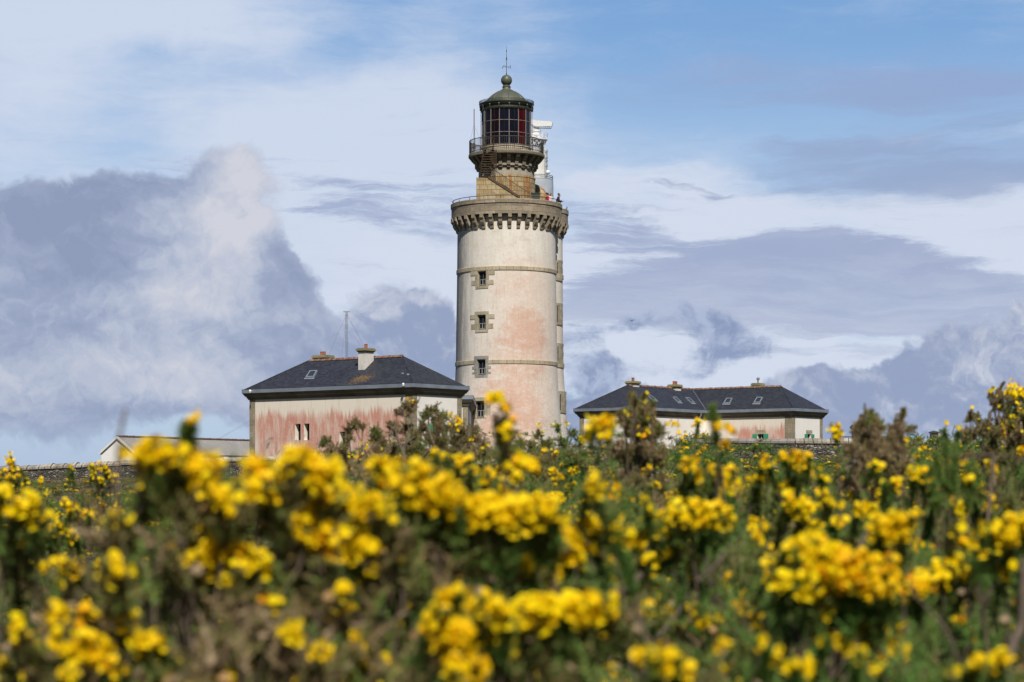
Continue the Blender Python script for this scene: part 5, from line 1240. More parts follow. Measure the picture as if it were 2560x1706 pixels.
def branch_tris(g, paths):
    """4-sided tapering twigs; each path (k,3) with start and end radius"""
    Vs, Fs, i0 = [], [], 0
    for pts, r0, r1 in paths:
        k = len(pts); d = np.gradient(pts, axis=0); d = unit(d); ref = np.array([[.3, 1, .2]]); u = unit(np.cross(d, np.repeat(ref, k, 0))); v = np.cross(d, u)
        rr = np.linspace(r0, r1, k)[:, None]
        ring = np.stack([pts + u * rr, pts + v * rr, pts - u * rr, pts - v * rr], 1).reshape(-1, 3); Vs.append(ring)
        for i in range(k - 1):
            for j in range(4):
                a, b = i0 + i * 4 + j, i0 + i * 4 + (j + 1) % 4; Fs += [(a, b, b + 4), (a, b + 4, a + 4)]
        i0 += 4 * k
    V = np.concatenate(Vs); return V, np.array(Fs), np.full(len(V), .5)
def wig(g, a, b, n, amt, sag=0.0):
    f = np.linspace(0, 1, n)[:, None]; p = a + (b - a) * f; j = g.normal(0, amt, (n, 3)); j[0] = 0; j[-1] = 0
    p = p + j; p[:, 2] -= sag * np.sin(np.pi * f[:, 0]); return p
def bush(name, label, cat, loc, tufts, group=None, seed=1, spine=(.020, .0024), shoot=(.08, .15), per=16, M=38, blooms=(), fsz=.017, spikes=(), bark=None, br=(.010, .003), extra=(), wood=1.0):
    """loc: foot of the bush. tufts: (x,y,z, radius, nx,ny,nz, tint, n_flowers); blooms: (x,y,z, dx,dy,dz, tint); spikes: (base, tip, tint, n_flowers); extra: bare twigs"""
    g = NP(seed); root = thing(name, label, cat, loc, group); lo = np.array(loc)
    Bs, Ds, Ls, Ts, FC, FD, FTn, paths = [], [], [], [], [], [], [], []
    for i, T in enumerate(tufts):
        c_ = np.array(T[0:3]); r = T[3]; nrm = np.array(T[4:7]); n = max(4, int(per * (r / .08) ** 1.3))
        d = unit(nrm[None] * .5 + np.array([[0, 0, .42]]) + g.normal(0, .55, (n, 3)))
        L = g.uniform(*shoot, n) * (r / .08) ** .6; b = c_[None] + g.normal(0, r * .26, (n, 3)) - d * L[:, None] * .30
        Bs.append(b); Ds.append(d); Ls.append(L); Ts.append(np.clip(T[7] + g.normal(0, .13, n), 0, 1))
        nf = int(T[8])
        if nf:
            q = g.integers(0, n, max(1, nf // 7)); k = q[g.integers(0, len(q), nf)]
            dd = unit(g.normal(0, 1, (nf, 3)) + d[k] * .6 + np.array([[0, -.35, .25]]))
            FC.append(b[k] + d[k] * (L[k] * g.uniform(.55, 1.02, nf))[:, None] + dd * .006); FD.append(dd); FTn.append(np.clip(g.beta(1.3, 2.4, nf), 0, 1))
        if g.random() < wood:
            f0 = lo + np.array([g.normal(0, .06), g.normal(0, .06), -.02]); paths.append((wig(g, f0, c_, 7, .035 + .1 * r), br[0] * g.uniform(.7, 1.3), br[1]))
    if len(blooms):
        bl = np.array(blooms, dtype=float); FC.append(bl[:, :3]); FD.append(unit(bl[:, 3:6])); FTn.append(bl[:, 6])
    for b, e, tn, nf in spikes:
        b, e = np.array(b), np.array(e); L = np.linalg.norm(e - b); d = (e - b) / L; n = 9
        dd = unit(d[None] + g.normal(0, .05, (n, 3))); dd[0] = d
        f = g.uniform(0, .75, n); f[0] = 0
        Bs.append(b[None] + (e - b)[None] * f[:, None]); Ds.append(dd); Ls.append(L * (1 - f)); Ts.append(np.clip(tn + g.normal(0, .08, n), 0, 1))
        sdn = int(L / .035)
        if sdn:
            ff = g.uniform(.1, .85, sdn * 2); d2 = unit(d[None] * .7 + g.normal(0, .5, (sdn * 2, 3)))
            Bs.append(b[None] + (e - b)[None] * ff[:, None]); Ds.append(d2); Ls.append(g.uniform(.025, .06, sdn * 2) * (1.2 - ff)); Ts.append(np.clip(tn + g.normal(0, .1, sdn * 2), 0, 1))
        if nf:
            fr_ = g.uniform(.72, 1.0, nf); q = unit(g.normal(0, 1, (nf, 3)) + d[None] * .8); FC.append(b[None] + (e - b)[None] * fr_[:, None] + q * .008); FD.append(q); FTn.append(g.beta(1.3, 2.4, nf))
        paths.append((wig(g, b - np.array([0, 0, .22]) + g.normal(0, .05, 3), b, 4, .012), br[0] * .6, br[1])) if len(blooms) > 40 else paths.append((wig(g, lo + np.array([0, 0, -.02]), b, 6, .03), br[0], br[1]))
    for pts, r0, r1 in extra: paths.append((np.array(pts, dtype=float), r0, r1))
    if paths: V, Fc, tt = branch_tris(g, paths); tri_mesh('branches', V, Fc, tt, bark or M_bark, root, loc)
    V, Fc, tt = spines(g, np.concatenate(Bs), np.concatenate(Ds), np.concatenate(Ls), M, spine[0], spine[1], np.concatenate(Ts)); tri_mesh('foliage', V, Fc, tt, M_spine, root, loc)
    if FC: V, Fc, tt = flowers(g, np.concatenate(FC), unit(np.concatenate(FD)), fsz, np.concatenate(FTn)); tri_mesh('blossoms', V, Fc, tt, M_bloom, root, loc)
    return root
def dome_tufts(g, c_, rx, ry, rz_, n, tr, tint, flower=(.3, 6), tvar=.14, lumps=5, low=-.5, lk=1.0):
    """tufts spread over a lumpy dome whose centre is c_"""
    out = []; c_ = np.array(c_); lump = [(unit(g.normal(0, 1, (1, 3)))[0], g.uniform(-.22, .28) * lk) for _ in range(lumps)]
    while len(out) < n:
        d = unit(g.normal(0, 1, (1, 3)))[0]
        if d[2] < low: continue
        k = 1 + sum(a * max(0, float(d @ l)) ** 7 for l, a in lump); k *= g.uniform(.62, 1.03) if g.random() < .45 else g.uniform(.88, 1.05)
        p = c_ + d * np.array([rx, ry, rz_]) * k; nn = unit(np.array([[d[0] / rx, d[1] / ry, d[2] / rz_]]))[0]
        nf = g.integers(flower[1] // 2 + 1, flower[1] * 2) if g.random() < flower[0] else 0
        out.append((*p, tr * g.uniform(.75, 1.3), *nn, float(np.clip(tint + g.normal(0, tvar), 0, 1)), nf))
    return out

# --- prototypes for the scrub of the middle distance (unit size: about 0.75 m radius, 1 m high)
protos = []
for i, (tint, fl, lum) in enumerate(((.24, (.5, 11), 6), (.42, (.7, 12), 7), (.18, (.36, 10), 5), (.58, (.26, 8), 7), (.32, (.8, 13), 6), (.26, (.14, 8), 7))):
    g = NP(100 + i); tf = dome_tufts(g, (0, 0, 1.22), .68, .68, .74, 100, .115, tint, fl, .24, lum + 5, -.7, 1.5)
    protos.append(bush('gorse_bush', 'gorse', 'gorse bush', (0, 0, 0), tf, seed=200 + i, spine=(.021, .0044), shoot=(.06, .11), per=11, M=30, fsz=.018, wood=.2, br=(.014, .003)))
used = [False] * len(protos)
def put(k, x, y, w, h, label, group, rz, gz=None):
    gz = ground_z(y) if gz is None else gz
    if not used[k]:
        used[k] = True; r = protos[k]; r.location = (x, y, gz); r.rotation_euler = (0, 0, rz); r.scale = (w, w, h); r['label'] = label; r['group'] = group; return r
    return dup(protos[k], (x, y, gz), rz, (w, w, h), label, group)
def put_px(k, px, top, D, w, label, group, rng):
    p = P(px, top, D); gz = ground_z(D); put(k, p.x, D, w, max(.3, (p.z - gz) / 2.02), label, group, rng.uniform(0, 6.28), gz)
rng = random.Random(11)
def skyline(px):                                  # how high the far scrub stands across the view (photo pixels)
    pts = [(-600, 1180), (0, 1188), (120, 1195), (330, 1200), (560, 1190), (760, 1160), (850, 1115), (1000, 1085), (1150, 1075), (1330, 1074), (1450, 1070), (1600, 1076), (1700, 1084), (1820, 1092), (1880, 1106), (1940, 1122), (2120, 1126), (2200, 1100), (2330, 1078), (2420, 1046), (2560, 1005), (3200, 1030)]
    for (x0, y0), (x1, y1) in zip(pts, pts[1:]):
        if px <= x1: return y0 + (y1 - y0) * (px - x0) / (x1 - x0)
    return pts[-1][1]
zone = lambda px: 'left' if px < 760 else ('mid' if px < 1500 else 'right')
LAB = {('left', 'far'): 'gorse bush with small yellow flowers in front of the long stone wall and shed', ('mid', 'far'): 'dark gorse bush on the skyline below the lighthouse', ('right', 'far'): 'green gorse bush on the skyline below the long house and right wall',
       ('left', 'mid'): 'flowering gorse bush on the left slope behind the blurred yellow clusters', ('mid', 'mid'): 'green gorse bush in the hollow behind the middle yellow clusters', ('right', 'mid'): 'green gorse bush with scattered flowers in the right thicket'}
ROWS = [(85, 4, 4, .0, 3.0), (48, 6, 6, .0, 2.2), (31, 18, 18, .0, 1.5), (24, 16, 14, .0, 1.35), (19, 22, 30, .0, 1.25), (15.5, 30, 50, .06, 1.15), (13, 40, 84, .1, 1.0), (10.8, 56, 130, .1, .9), (9.0, 84, 195, .12, .85), (7.6, 126, 290, .12, .76), (6.5, 186, 360, .12, .68), (5.7, 256, 440, .1, .6), (5.05, 336, 520, .1, .56)]
for ri, (D, dr_, dl_, jit, w) in enumerate(ROWS):
    half = .2286 * D + 1.2; x = -half + rng.uniform(0, .5); far = D >= 18
    while x < half:
        d = D * (1 + rng.uniform(-.09, .09)); px = HX + F * x / d; z_ = zone(px)
        bl_ = min(1, max(0, (px - 550) / 350)); drop = dr_ * bl_ + dl_ * (1 - bl_)
        top = skyline(px) + drop + rng.uniform(-24, 46) * (15 / D) ** .5 + (.05 / d * F)
        if D > 40: k = rng.choice((5, 2, 3))
        elif z_ == 'left': k = rng.choice((1, 4, 4, 0, 1)) 
        elif z_ == 'mid': k = rng.choice((0, 2, 4, 5, 1) if not far else (3, 2, 5, 3))
        else: k = rng.choice((0, 4, 2, 4, 1, 4) if not far else (0, 0, 2, 5, 1, 4))
        put_px(k, px, top, d, w * rng.uniform(.8, 1.2), LAB[(z_, 'far' if far else 'mid')], ('skyline' if far else 'slope') + ' gorse bushes, ' + {'left': 'left part', 'mid': 'middle part', 'right': 'right part'}[z_], rng)
        x += w * rng.uniform(.95, 1.45)
for i, r in enumerate(protos):
    if not used[i]: put_px(i, 2300 + 40 * i, 1180, 16, .9, LAB[('right', 'mid')], 'slope gorse bushes, right part', rng)

# --- scrub with character: branching shrubs placed one by one
def pix_tufts(g, lst, D, tint, fl=0, dj=.5):
    out = []
    for x, y, rp in lst:
        d = D + g.uniform(-dj, dj); p = P(x, y, d); r = rp / F * d * .8
        out.append((p.x, p.y, p.z, r, g.normal(0, .3), -.4, .6, float(np.clip(tint + g.normal(0, .12), 0, 1)), int(fl * g.uniform(0, 2))))
    return out
def shrub(label, lst, D, base_px, tint, fl, seed, per=34, extra=(), blooms=(), fill=1, wood=.2, **kw):
    g = NP(seed); gz = ground_z(D); b = P(base_px, 1230, D); loc = (b.x, D, gz)
    tf = pix_tufts(g, lst, D, tint, fl)
    lows = sorted(y for _, y, _ in lst); y0 = lows[int(len(lows) * .62)]; ym = max(lows)
    if fill:
        low = [(x, y) for x, y, _ in lst if y >= y0]; xa, xb = min(x for x, _ in low), max(x for x, _ in low)
        for q in range(int(fill * (xb - xa + 60) * (1330 - y0) / 1000)):
            tf += pix_tufts(g, [(g.uniform(xa - 15, xb + 15), g.uniform(y0 + 12, 1330), 36)], D + .15, tint, 0)
    bl = []
    for x, y, rp, n in blooms:
        for _ in range(n):
            p = P(x + g.normal(0, rp * .5), y + g.normal(0, rp * .45), D - .15 + g.uniform(-.1, .1)); bl.append((*p, *g.normal(0, .6, 2), .5, float(g.beta(1.3, 2.4))))
    return bush('gorse_shrub', label, 'gorse shrub', loc, tf, seed=seed, spine=(.019, .0038), shoot=(.05, .09), per=per, M=54, wood=wood, br=(.012, .004), blooms=bl, fsz=.018, extra=extra, **kw)
def tw(pts, D, r0=.010, r1=.003):
    return ([tuple(P(x, y, D + .1 * i)) for i, (x, y) in enumerate(pts)], r0, r1)
Z8 = lambda x, y: (760 + x / 3.361, 980 + y / 3.361)
L1 = [(*Z8(850, 130), 26), (*Z8(920, 115), 24), (*Z8(790, 180), 22), (*Z8(880, 180), 22), (*Z8(1060, 170), 26), (*Z8(1110, 150), 20), (*Z8(1020, 210), 22), (*Z8(420, 290), 26), (*Z8(490, 290), 22), (*Z8(370, 340), 26), (*Z8(380, 400), 20), (*Z8(190, 420), 26), (*Z8(150, 440), 18),
      (*Z8(610, 340), 32), (*Z8(590, 400), 26), (*Z8(650, 430), 30), (*Z8(730, 290), 26), (*Z8(770, 340), 24), (*Z8(860, 320), 36), (*Z8(940, 380), 36), (*Z8(1000, 300), 30), (*Z8(1120, 240), 34), (*Z8(1180, 230), 30), (*Z8(1150, 320), 40), (*Z8(1060, 400), 40), (*Z8(1160, 430), 44), (*Z8(1270, 290), 36),
      (*Z8(1330, 340), 36), (*Z8(1250, 400), 38), (*Z8(1350, 430), 40), (*Z8(1430, 330), 28), (*Z8(1450, 400), 30), (*Z8(1490, 450), 34), (*Z8(1240, 520), 46), (*Z8(1350, 540), 46), (*Z8(1100, 540), 44), (*Z8(960, 500), 40), (*Z8(850, 480), 36), (*Z8(730, 520), 36), (*Z8(600, 560), 36), (*Z8(480, 560), 30), (*Z8(330, 600), 36), (*Z8(250, 560), 26), (*Z8(240, 640), 34), (*Z8(420, 640), 34), (*Z8(300, 700), 40), (*Z8(560, 660), 40), (*Z8(700, 640), 44), (*Z8(860, 620), 44), (*Z8(1010, 640), 46), (*Z8(1160, 660), 46), (*Z8(1300, 680), 46)]
ex = [tw([Z8(300, 780), Z8(270, 600), Z8(265, 480), Z8(200, 440)], 16.8, .018, .007), tw([Z8(300, 760), Z8(360, 560), Z8(330, 470), Z8(400, 380)], 16.8, .016, .006), tw([Z8(850, 660), Z8(830, 480), Z8(870, 420), Z8(930, 380)], 16.6, .022, .008), tw([Z8(900, 640), Z8(1030, 500), Z8(1090, 480), Z8(1130, 440)], 16.6, .024, .008),
      tw([Z8(830, 520), Z8(760, 300), Z8(780, 210)], 16.7, .014, .006), tw([Z8(880, 440), Z8(940, 430), Z8(1000, 470), Z8(1040, 500)], 16.5, .018, .008), tw([Z8(1100, 470), Z8(1040, 300), Z8(1050, 220)], 16.7, .014, .006), tw([Z8(640, 560), Z8(560, 440), Z8(640, 400)], 16.8, .014, .006)]
shrub('open brown gorse shrub with tufts on bare crooked branches before the pink house', L1, 17.0, 1000, .64, 0, 31, extra=ex, wood=.15, blooms=[(*Z8(520, 480), 18, 16), (*Z8(590, 510), 16, 12), (*Z8(420, 560), 16, 10), (*Z8(1240, 230), 14, 10), (*Z8(1290, 265), 18, 14), (*Z8(1300, 305), 14, 8), (*Z8(890, 92), 7, 4), (*Z8(1410, 405), 9, 5), (*Z8(1490, 550), 16, 10), (*Z8(400, 660), 12, 5), (*Z8(800, 560), 8, 4)])
g = NP(5)
exd = []
for k, pts in enumerate(([(640, 1190), (648, 1150), (668, 1118), (676, 1100), (684, 1096)], [(690, 1180), (720, 1130), (734, 1112), (742, 1098)], [(660, 1190), (700, 1150), (730, 1130), (750, 1120)], [(745, 1170), (756, 1120), (757, 1094), (762, 1088)], [(700, 1160), (690, 1140), (702, 1122)], [(620, 1190), (636, 1160), (640, 1148)], [(770, 1180), (790, 1130), (806, 1082)], [(668, 1118), (666, 1104), (672, 1097), (680, 1095)])): exd.append(tw(pts, 14.5, .007, .003))
shrub('bare bleached twigs curling up in front of the slit windows', [(660, 1230, 24), (720, 1220, 26), (780, 1215, 26)], 14.6, 700, .7, 0, 33, extra=exd, bark=M_deadw)
L2 = [(1345, 1090, 22), (1395, 1075, 20), (1430, 1085, 24), (1365, 1110, 28), (1330, 1120, 24), (1410, 1110, 30), (1450, 1105, 26), (1300, 1115, 22), (1380, 1140, 34), (1330, 1150, 32), (1430, 1140, 34), (1460, 1140, 30), (1290, 1140, 26), (1400, 1170, 36), (1340, 1180, 36), (1450, 1180, 36)]
shrub('leafy green gorse shrub with pale forked stem at the foot of lighthouse', L2, 17.5, 1360, .36, 2, 35, extra=[tw([(1352, 1195), (1354, 1150), (1350, 1120)], 17.2, .016, .006), tw([(1354, 1165), (1375, 1140), (1400, 1120)], 17.2, .012, .005)], blooms=[(1348, 1066, 7, 4), (1415, 1062, 8, 5), (1383, 1065, 6, 3), (1300, 1092, 7, 3)])
Z7 = lambda x, y: (1900 + x / 3.565, 900 + y / 3.565)
L3 = [(*Z7(960, 480), 20), (*Z7(990, 520), 24), (*Z7(930, 560), 26), (*Z7(1030, 560), 26), (*Z7(880, 600), 26), (*Z7(980, 600), 28), (*Z7(1060, 620), 22), (*Z7(860, 660), 26), (*Z7(960, 680), 28), (*Z7(920, 720), 28), (*Z7(1040, 690), 26), (*Z7(870, 750), 26), (*Z7(1270, 500), 14), (*Z7(1240, 550), 18), (*Z7(1200, 590), 20), (*Z7(1260, 600), 22), (*Z7(1180, 640), 22), (*Z7(1250, 660), 24), (*Z7(1200, 700), 26), (*Z7(1320, 630), 12), (*Z7(1150, 740), 26), (*Z7(1240, 740), 26), (*Z7(1060, 770), 30), (*Z7(960, 790), 32), (*Z7(870, 820), 32), (*Z7(1130, 800), 32), (*Z7(1230, 810), 30), (*Z7(1010, 850), 34), (*Z7(900, 880), 34), (*Z7(1120, 870), 32), (*Z7(820, 880), 30)]
sp3 = [(P(*Z7(975, 560), 9.6), P(*Z7(985, 450), 9.6), .6, 0), (P(*Z7(1250, 560), 9.6), P(*Z7(1290, 435), 9.6), .65, 0), (P(*Z7(1270, 640), 9.5), P(*Z7(1390, 598), 9.5), .6, 0), (P(*Z7(920, 560), 9.6), P(*Z7(905, 500), 9.6), .6, 0)]
shrub('brown withered gorse shrub with two spiky tops right of the long house', L3, 9.7, 2190, .8, 0, 37, spikes=sp3, extra=[tw([Z7(750, 1000), Z7(860, 900), Z7(930, 850), Z7(1000, 800)], 9.4, .016, .008)])
L4 = [(*Z7(2130, 300), 14), (*Z7(2060, 330), 18), (*Z7(2100, 360), 22), (*Z7(2160, 340), 22), (*Z7(2220, 330), 24), (*Z7(2290, 320), 28), (*Z7(2350, 350), 30), (*Z7(2080, 400), 20), (*Z7(2150, 420), 26), (*Z7(2230, 420), 30), (*Z7(2310, 430), 32), (*Z7(2200, 490), 28), (*Z7(2280, 510), 32), (*Z7(2360, 490), 34), (*Z7(2180, 560), 28), (*Z7(2260, 590), 32), (*Z7(2350, 580), 36), (*Z7(2420, 420), 40), (*Z7(2430, 540), 40), (*Z7(2500, 480), 44),
      (*Z7(1880, 500), 20), (*Z7(1920, 520), 20), (*Z7(1860, 540), 16), (*Z7(1940, 560), 14), (*Z7(1980, 610), 18), (*Z7(2010, 580), 16), (*Z7(1990, 640), 20), (*Z7(2060, 640), 24), (*Z7(2120, 650), 28), (*Z7(2200, 660), 30), (*Z7(2300, 670), 36), (*Z7(2400, 670), 40)]
shrub('tall brown gorse shrub with yellow flowers at the right edge', L4, 13.5, 2500, .6, 1, 39, spikes=[(P(*Z7(2110, 310), 13.5), P(*Z7(2172, 200), 13.5), .6, 0)], extra=[tw([Z7(2060, 660), Z7(2040, 560), Z7(2050, 470), Z7(2100, 420)], 13.3, .016, .007), tw([Z7(2030, 660), Z7(1960, 600), Z7(1910, 550)], 13.3, .010, .004), tw([Z7(2150, 640), Z7(2130, 540), Z7(2130, 450)], 13.3, .014, .006)],
      blooms=[(*Z7(2270, 270), 22, 26), (*Z7(2230, 320), 18, 18), (*Z7(2310, 300), 20, 20), (*Z7(2350, 310), 14, 10), (*Z7(2300, 420), 12, 8), (*Z7(2250, 520), 12, 7), (*Z7(2330, 490), 14, 8), (*Z7(2190, 620), 22, 18), (*Z7(2250, 620), 18, 14), (*Z7(2330, 560), 14, 12), (*Z7(2140, 340), 10, 5), (*Z7(2060, 285), 7, 4), (*Z7(2160, 690), 12, 6)])
L5 = [(*z5(600, 290), 14), (*z5(690, 310), 14), (*z5(610, 340), 20), (*z5(690, 370), 22), (*z5(640, 390), 24), (*z5(740, 380), 20), (*z5(600, 430), 24), (*z5(680, 440), 28), (*z5(750, 430), 20), (*z5(540, 440), 20), (*z5(490, 440), 16), (*z5(620, 500), 30), (*z5(700, 520), 28), (*z5(540, 510), 26), (*z5(640, 570), 34), (*z5(560, 590), 32), (*z5(730, 590), 30), (*z5(800, 520), 22), (*z5(500, 500), 20), (*z5(820, 590), 26)]
shrub('brown gorse shrub with two blunt spires in front of the long house roof', L5, 10.5, 1600, .7, 1, 41, spikes=[(P(*z5(610, 400), 10.5), P(*z5(575, 265), 10.5), .62, 0), (P(*z5(690, 400), 10.5), P(*z5(690, 275), 10.5), .6, 0)], blooms=[(*z5(520, 445), 8, 4), (*z5(730, 485), 10, 6), (*z5(700, 620), 12, 7), (*z5(640, 640), 10, 4)])
# slim sprigs standing up out of the thicket
def sprig(label, base, tip, D, tint, nf, seed, blooms=(), more=()):
    g = NP(seed); b, e = P(*base, D), P(*tip, D); loc = (b.x, D, ground_z(D)); bl = []
    for x, y, rp, n in blooms:
        for _ in range(n): p = P(x + g.normal(0, rp * .5), y + g.normal(0, rp * .45), D - .03 + g.uniform(-.04, .04)); bl.append((*p, *g.normal(0, .6, 2), .5, float(g.beta(1.3, 2.4))))
    sp = [(tuple(b), tuple(e), tint, nf)] + [(tuple(P(*a, D)), tuple(P(*c_, D)), tint, 0) for a, c_ in more]
    q = b.copy(); tf = [(q.x + g.normal(0, .03 + .008 * k), q.y + .04, q.z - .10 - .06 * k, .06 + .004 * k, 0, -.5, .6, tint, 0) for k in range(12)]
    return bush('gorse_sprig', label, 'gorse sprig', loc, tf, seed=seed, spine=(.019, .003), shoot=(.06, .1), per=12, M=60, spikes=sp, blooms=bl, fsz=.018)
sprig('blurred upright gorse sprig topped with yellow in front of the lighthouse base', (1270, 1200), (1262, 1020), 5.2, .5, 0, 51, blooms=[(1232, 1008, 16, 7), (1252, 1005, 14, 6), (1268, 1028, 11, 6), (1264, 1088, 9, 3), (1269, 1108, 9, 2), (1275, 1068, 10, 3), (1300, 1160, 24, 14), (1325, 1178, 20, 14), (1290, 1200, 12, 6)], more=[((1255, 1180), (1240, 1040)), ((1285, 1200), (1255, 1060))])
sprig('green gorse sprig with blunt tip standing before the valley of the long roof', (1790, 1130), (1783, 1012), 6.2, .25, 0, 53, blooms=[(1802, 1075, 14, 6), (1820, 1085, 9, 3), (1815, 1112, 12, 4)], more=[((1800, 1120), (1775, 1018))])
sprig('blurred dark gorse sprig with single yellow tip before the shed', (468, 1150), (470, 1056), 3.9, .25, 0, 55, blooms=[(486, 1060, 9, 3)], more=[((455, 1150), (462, 1062)), ((480, 1150), (478, 1062))])
sprig('yellow flowering gorse sprig beside the far corner of the long house', (2092, 1120), (2090, 1075), 9.0, .35, 0, 57, blooms=[(2078, 1078, 9, 5), (2096, 1072, 12, 9), (2098, 1090, 12, 9), (2096, 1104, 8, 5), (2085, 1100, 7, 3)])
sprig('gorse sprig with round yellow clusters left of the long house shrub', (1500, 1130), (1495, 1060), 5.6, .35, 0, 59, blooms=[(1478, 1072, 14, 8), (1505, 1062, 20, 14), (1528, 1068, 14, 9), (1513, 1098, 11, 5), (1470, 1105, 9, 3)], more=[((1520, 1130), (1525, 1070)), ((1480, 1130), (1475, 1075))])
sprig('small flowering gorse sprig beside the downpipe of the long house', (1737, 1110), (1745, 1056), 12.5, .35, 0, 61, blooms=[(1747, 1058, 8, 8), (1735, 1066, 6, 4), (1680, 1060, 9, 7), (1692, 1068, 8, 6), (1700, 1085, 9, 6), (1632, 1052, 7, 4)])
sprig('upright bushy gorse sprig at the left edge of the right thicket', (2375, 1260), (2360, 1105), 6.4, .22, 0, 63, more=[((2360, 1250), (2340, 1130)), ((2390, 1270), (2385, 1110)), ((2420, 1290), (2430, 1150)), ((2340, 1290), (2320, 1160))])
sprig('tiny flowered gorse sprig on the skyline in front of louvred turret', (2370, 1130), (2362, 1072), 9.5, .3, 0, 65, blooms=[(2365, 1066, 5, 3), (2398, 1076, 8, 4)], more=[((2390, 1130), (2395, 1080))])

# --- the near, out of focus gorse: each bush gets its own blossom-laden shoots
DS = 2560 / 2353.0
NEAR = {  # centre px, top px, distance, half width m, tint, tufts, label
 'a': (10, 1320, 4.6, .24, .40, 60, 'blurred near gorse bush with orange flowers at the left edge'),
 'b': (550, 1170, 3.9, .27, .50, 125, 'large blurred near gorse bush crowned with yellow in front of the shed'),
 'c': (850, 1225, 3.95, .27, .52, 105, 'blurred brown gorse bush with yellow clusters left of the middle'),
 'd': (1110, 1240, 4.1, .27, .36, 90, 'blurred gorse bush under the thick yellow band in the middle'),
 'e': (1330, 1310, 4.25, .30, .26, 80, 'blurred dark gorse bush with yellow shoots right of the thick yellow band'),
 'f': (1680, 1335, 5.3, .42, .28, 90, 'blurred gorse bush under the slanting yellow row right of middle'),
 'g': (2080, 1450, 4.4, .32, .26, 95, 'blurred gorse bush carrying the biggest yellow cluster'),
 'h': (2470, 1350, 5.0, .40, .24, 85, 'blurred green gorse bush with yellow row at the right edge'),
 'i': (1230, 1525, 3.6, .30, .34, 95, 'lowest middle gorse bush with a long level yellow row'),
 'j': (640, 1480, 3.6, .27, .62, 95, 'lowest brown gorse bush with few flowers left of the dark gap'),
 'k': (200, 1500, 3.7, .25, .46, 75, 'lowest gorse bush with round yellow clusters in the left corner'),
 'l': (1690, 1590, 3.6, .28, .2, 75, 'lowest fresh green gorse bush right of the middle'),
 'm': (2130, 1600, 3.7, .28, .18, 75, 'lowest green gorse bush below the biggest yellow cluster'),
 'n': (2500, 1590, 3.7, .24, .2, 65, 'lowest gorse bush with small yellow pair in the right corner'),
 'p': (1770, 1215, 6.4, .26, .3, 55, 'rounded gorse bush with yellow crown below the wall with smooth coping'),
 'q': (1975, 1195, 7.0, .26, .28, 55, 'rounded gorse bush with yellow crown below the rubble wall'),
 'r': (2050, 1290, 6.0, .32, .26, 60, 'green gorse bush with several small yellow clusters above the biggest cluster'),
 's': (2290, 1235, 6.6, .42, .24, 70, 'green gorse bush with scattered yellow clusters right of the withered shrub'),
 't': (1160, 1190, 6.2, .30, .34, 60, 'gorse bush with three yellow clusters behind the thick yellow band'),
 'u': (130, 1310, 8.6, .36, .3, 75, 'gorse bush dotted with small yellow clusters on the left slope'),
 'v': (30, 1180, 12.5, .22, .4, 55, 'pointed gorse bush covered in small yellow flowers at the left end of wall'),
 'w': (250, 1195, 13.0, .24, .4, 55, 'pointed gorse bush with yellow flowers in front of the stone wall and gable')}
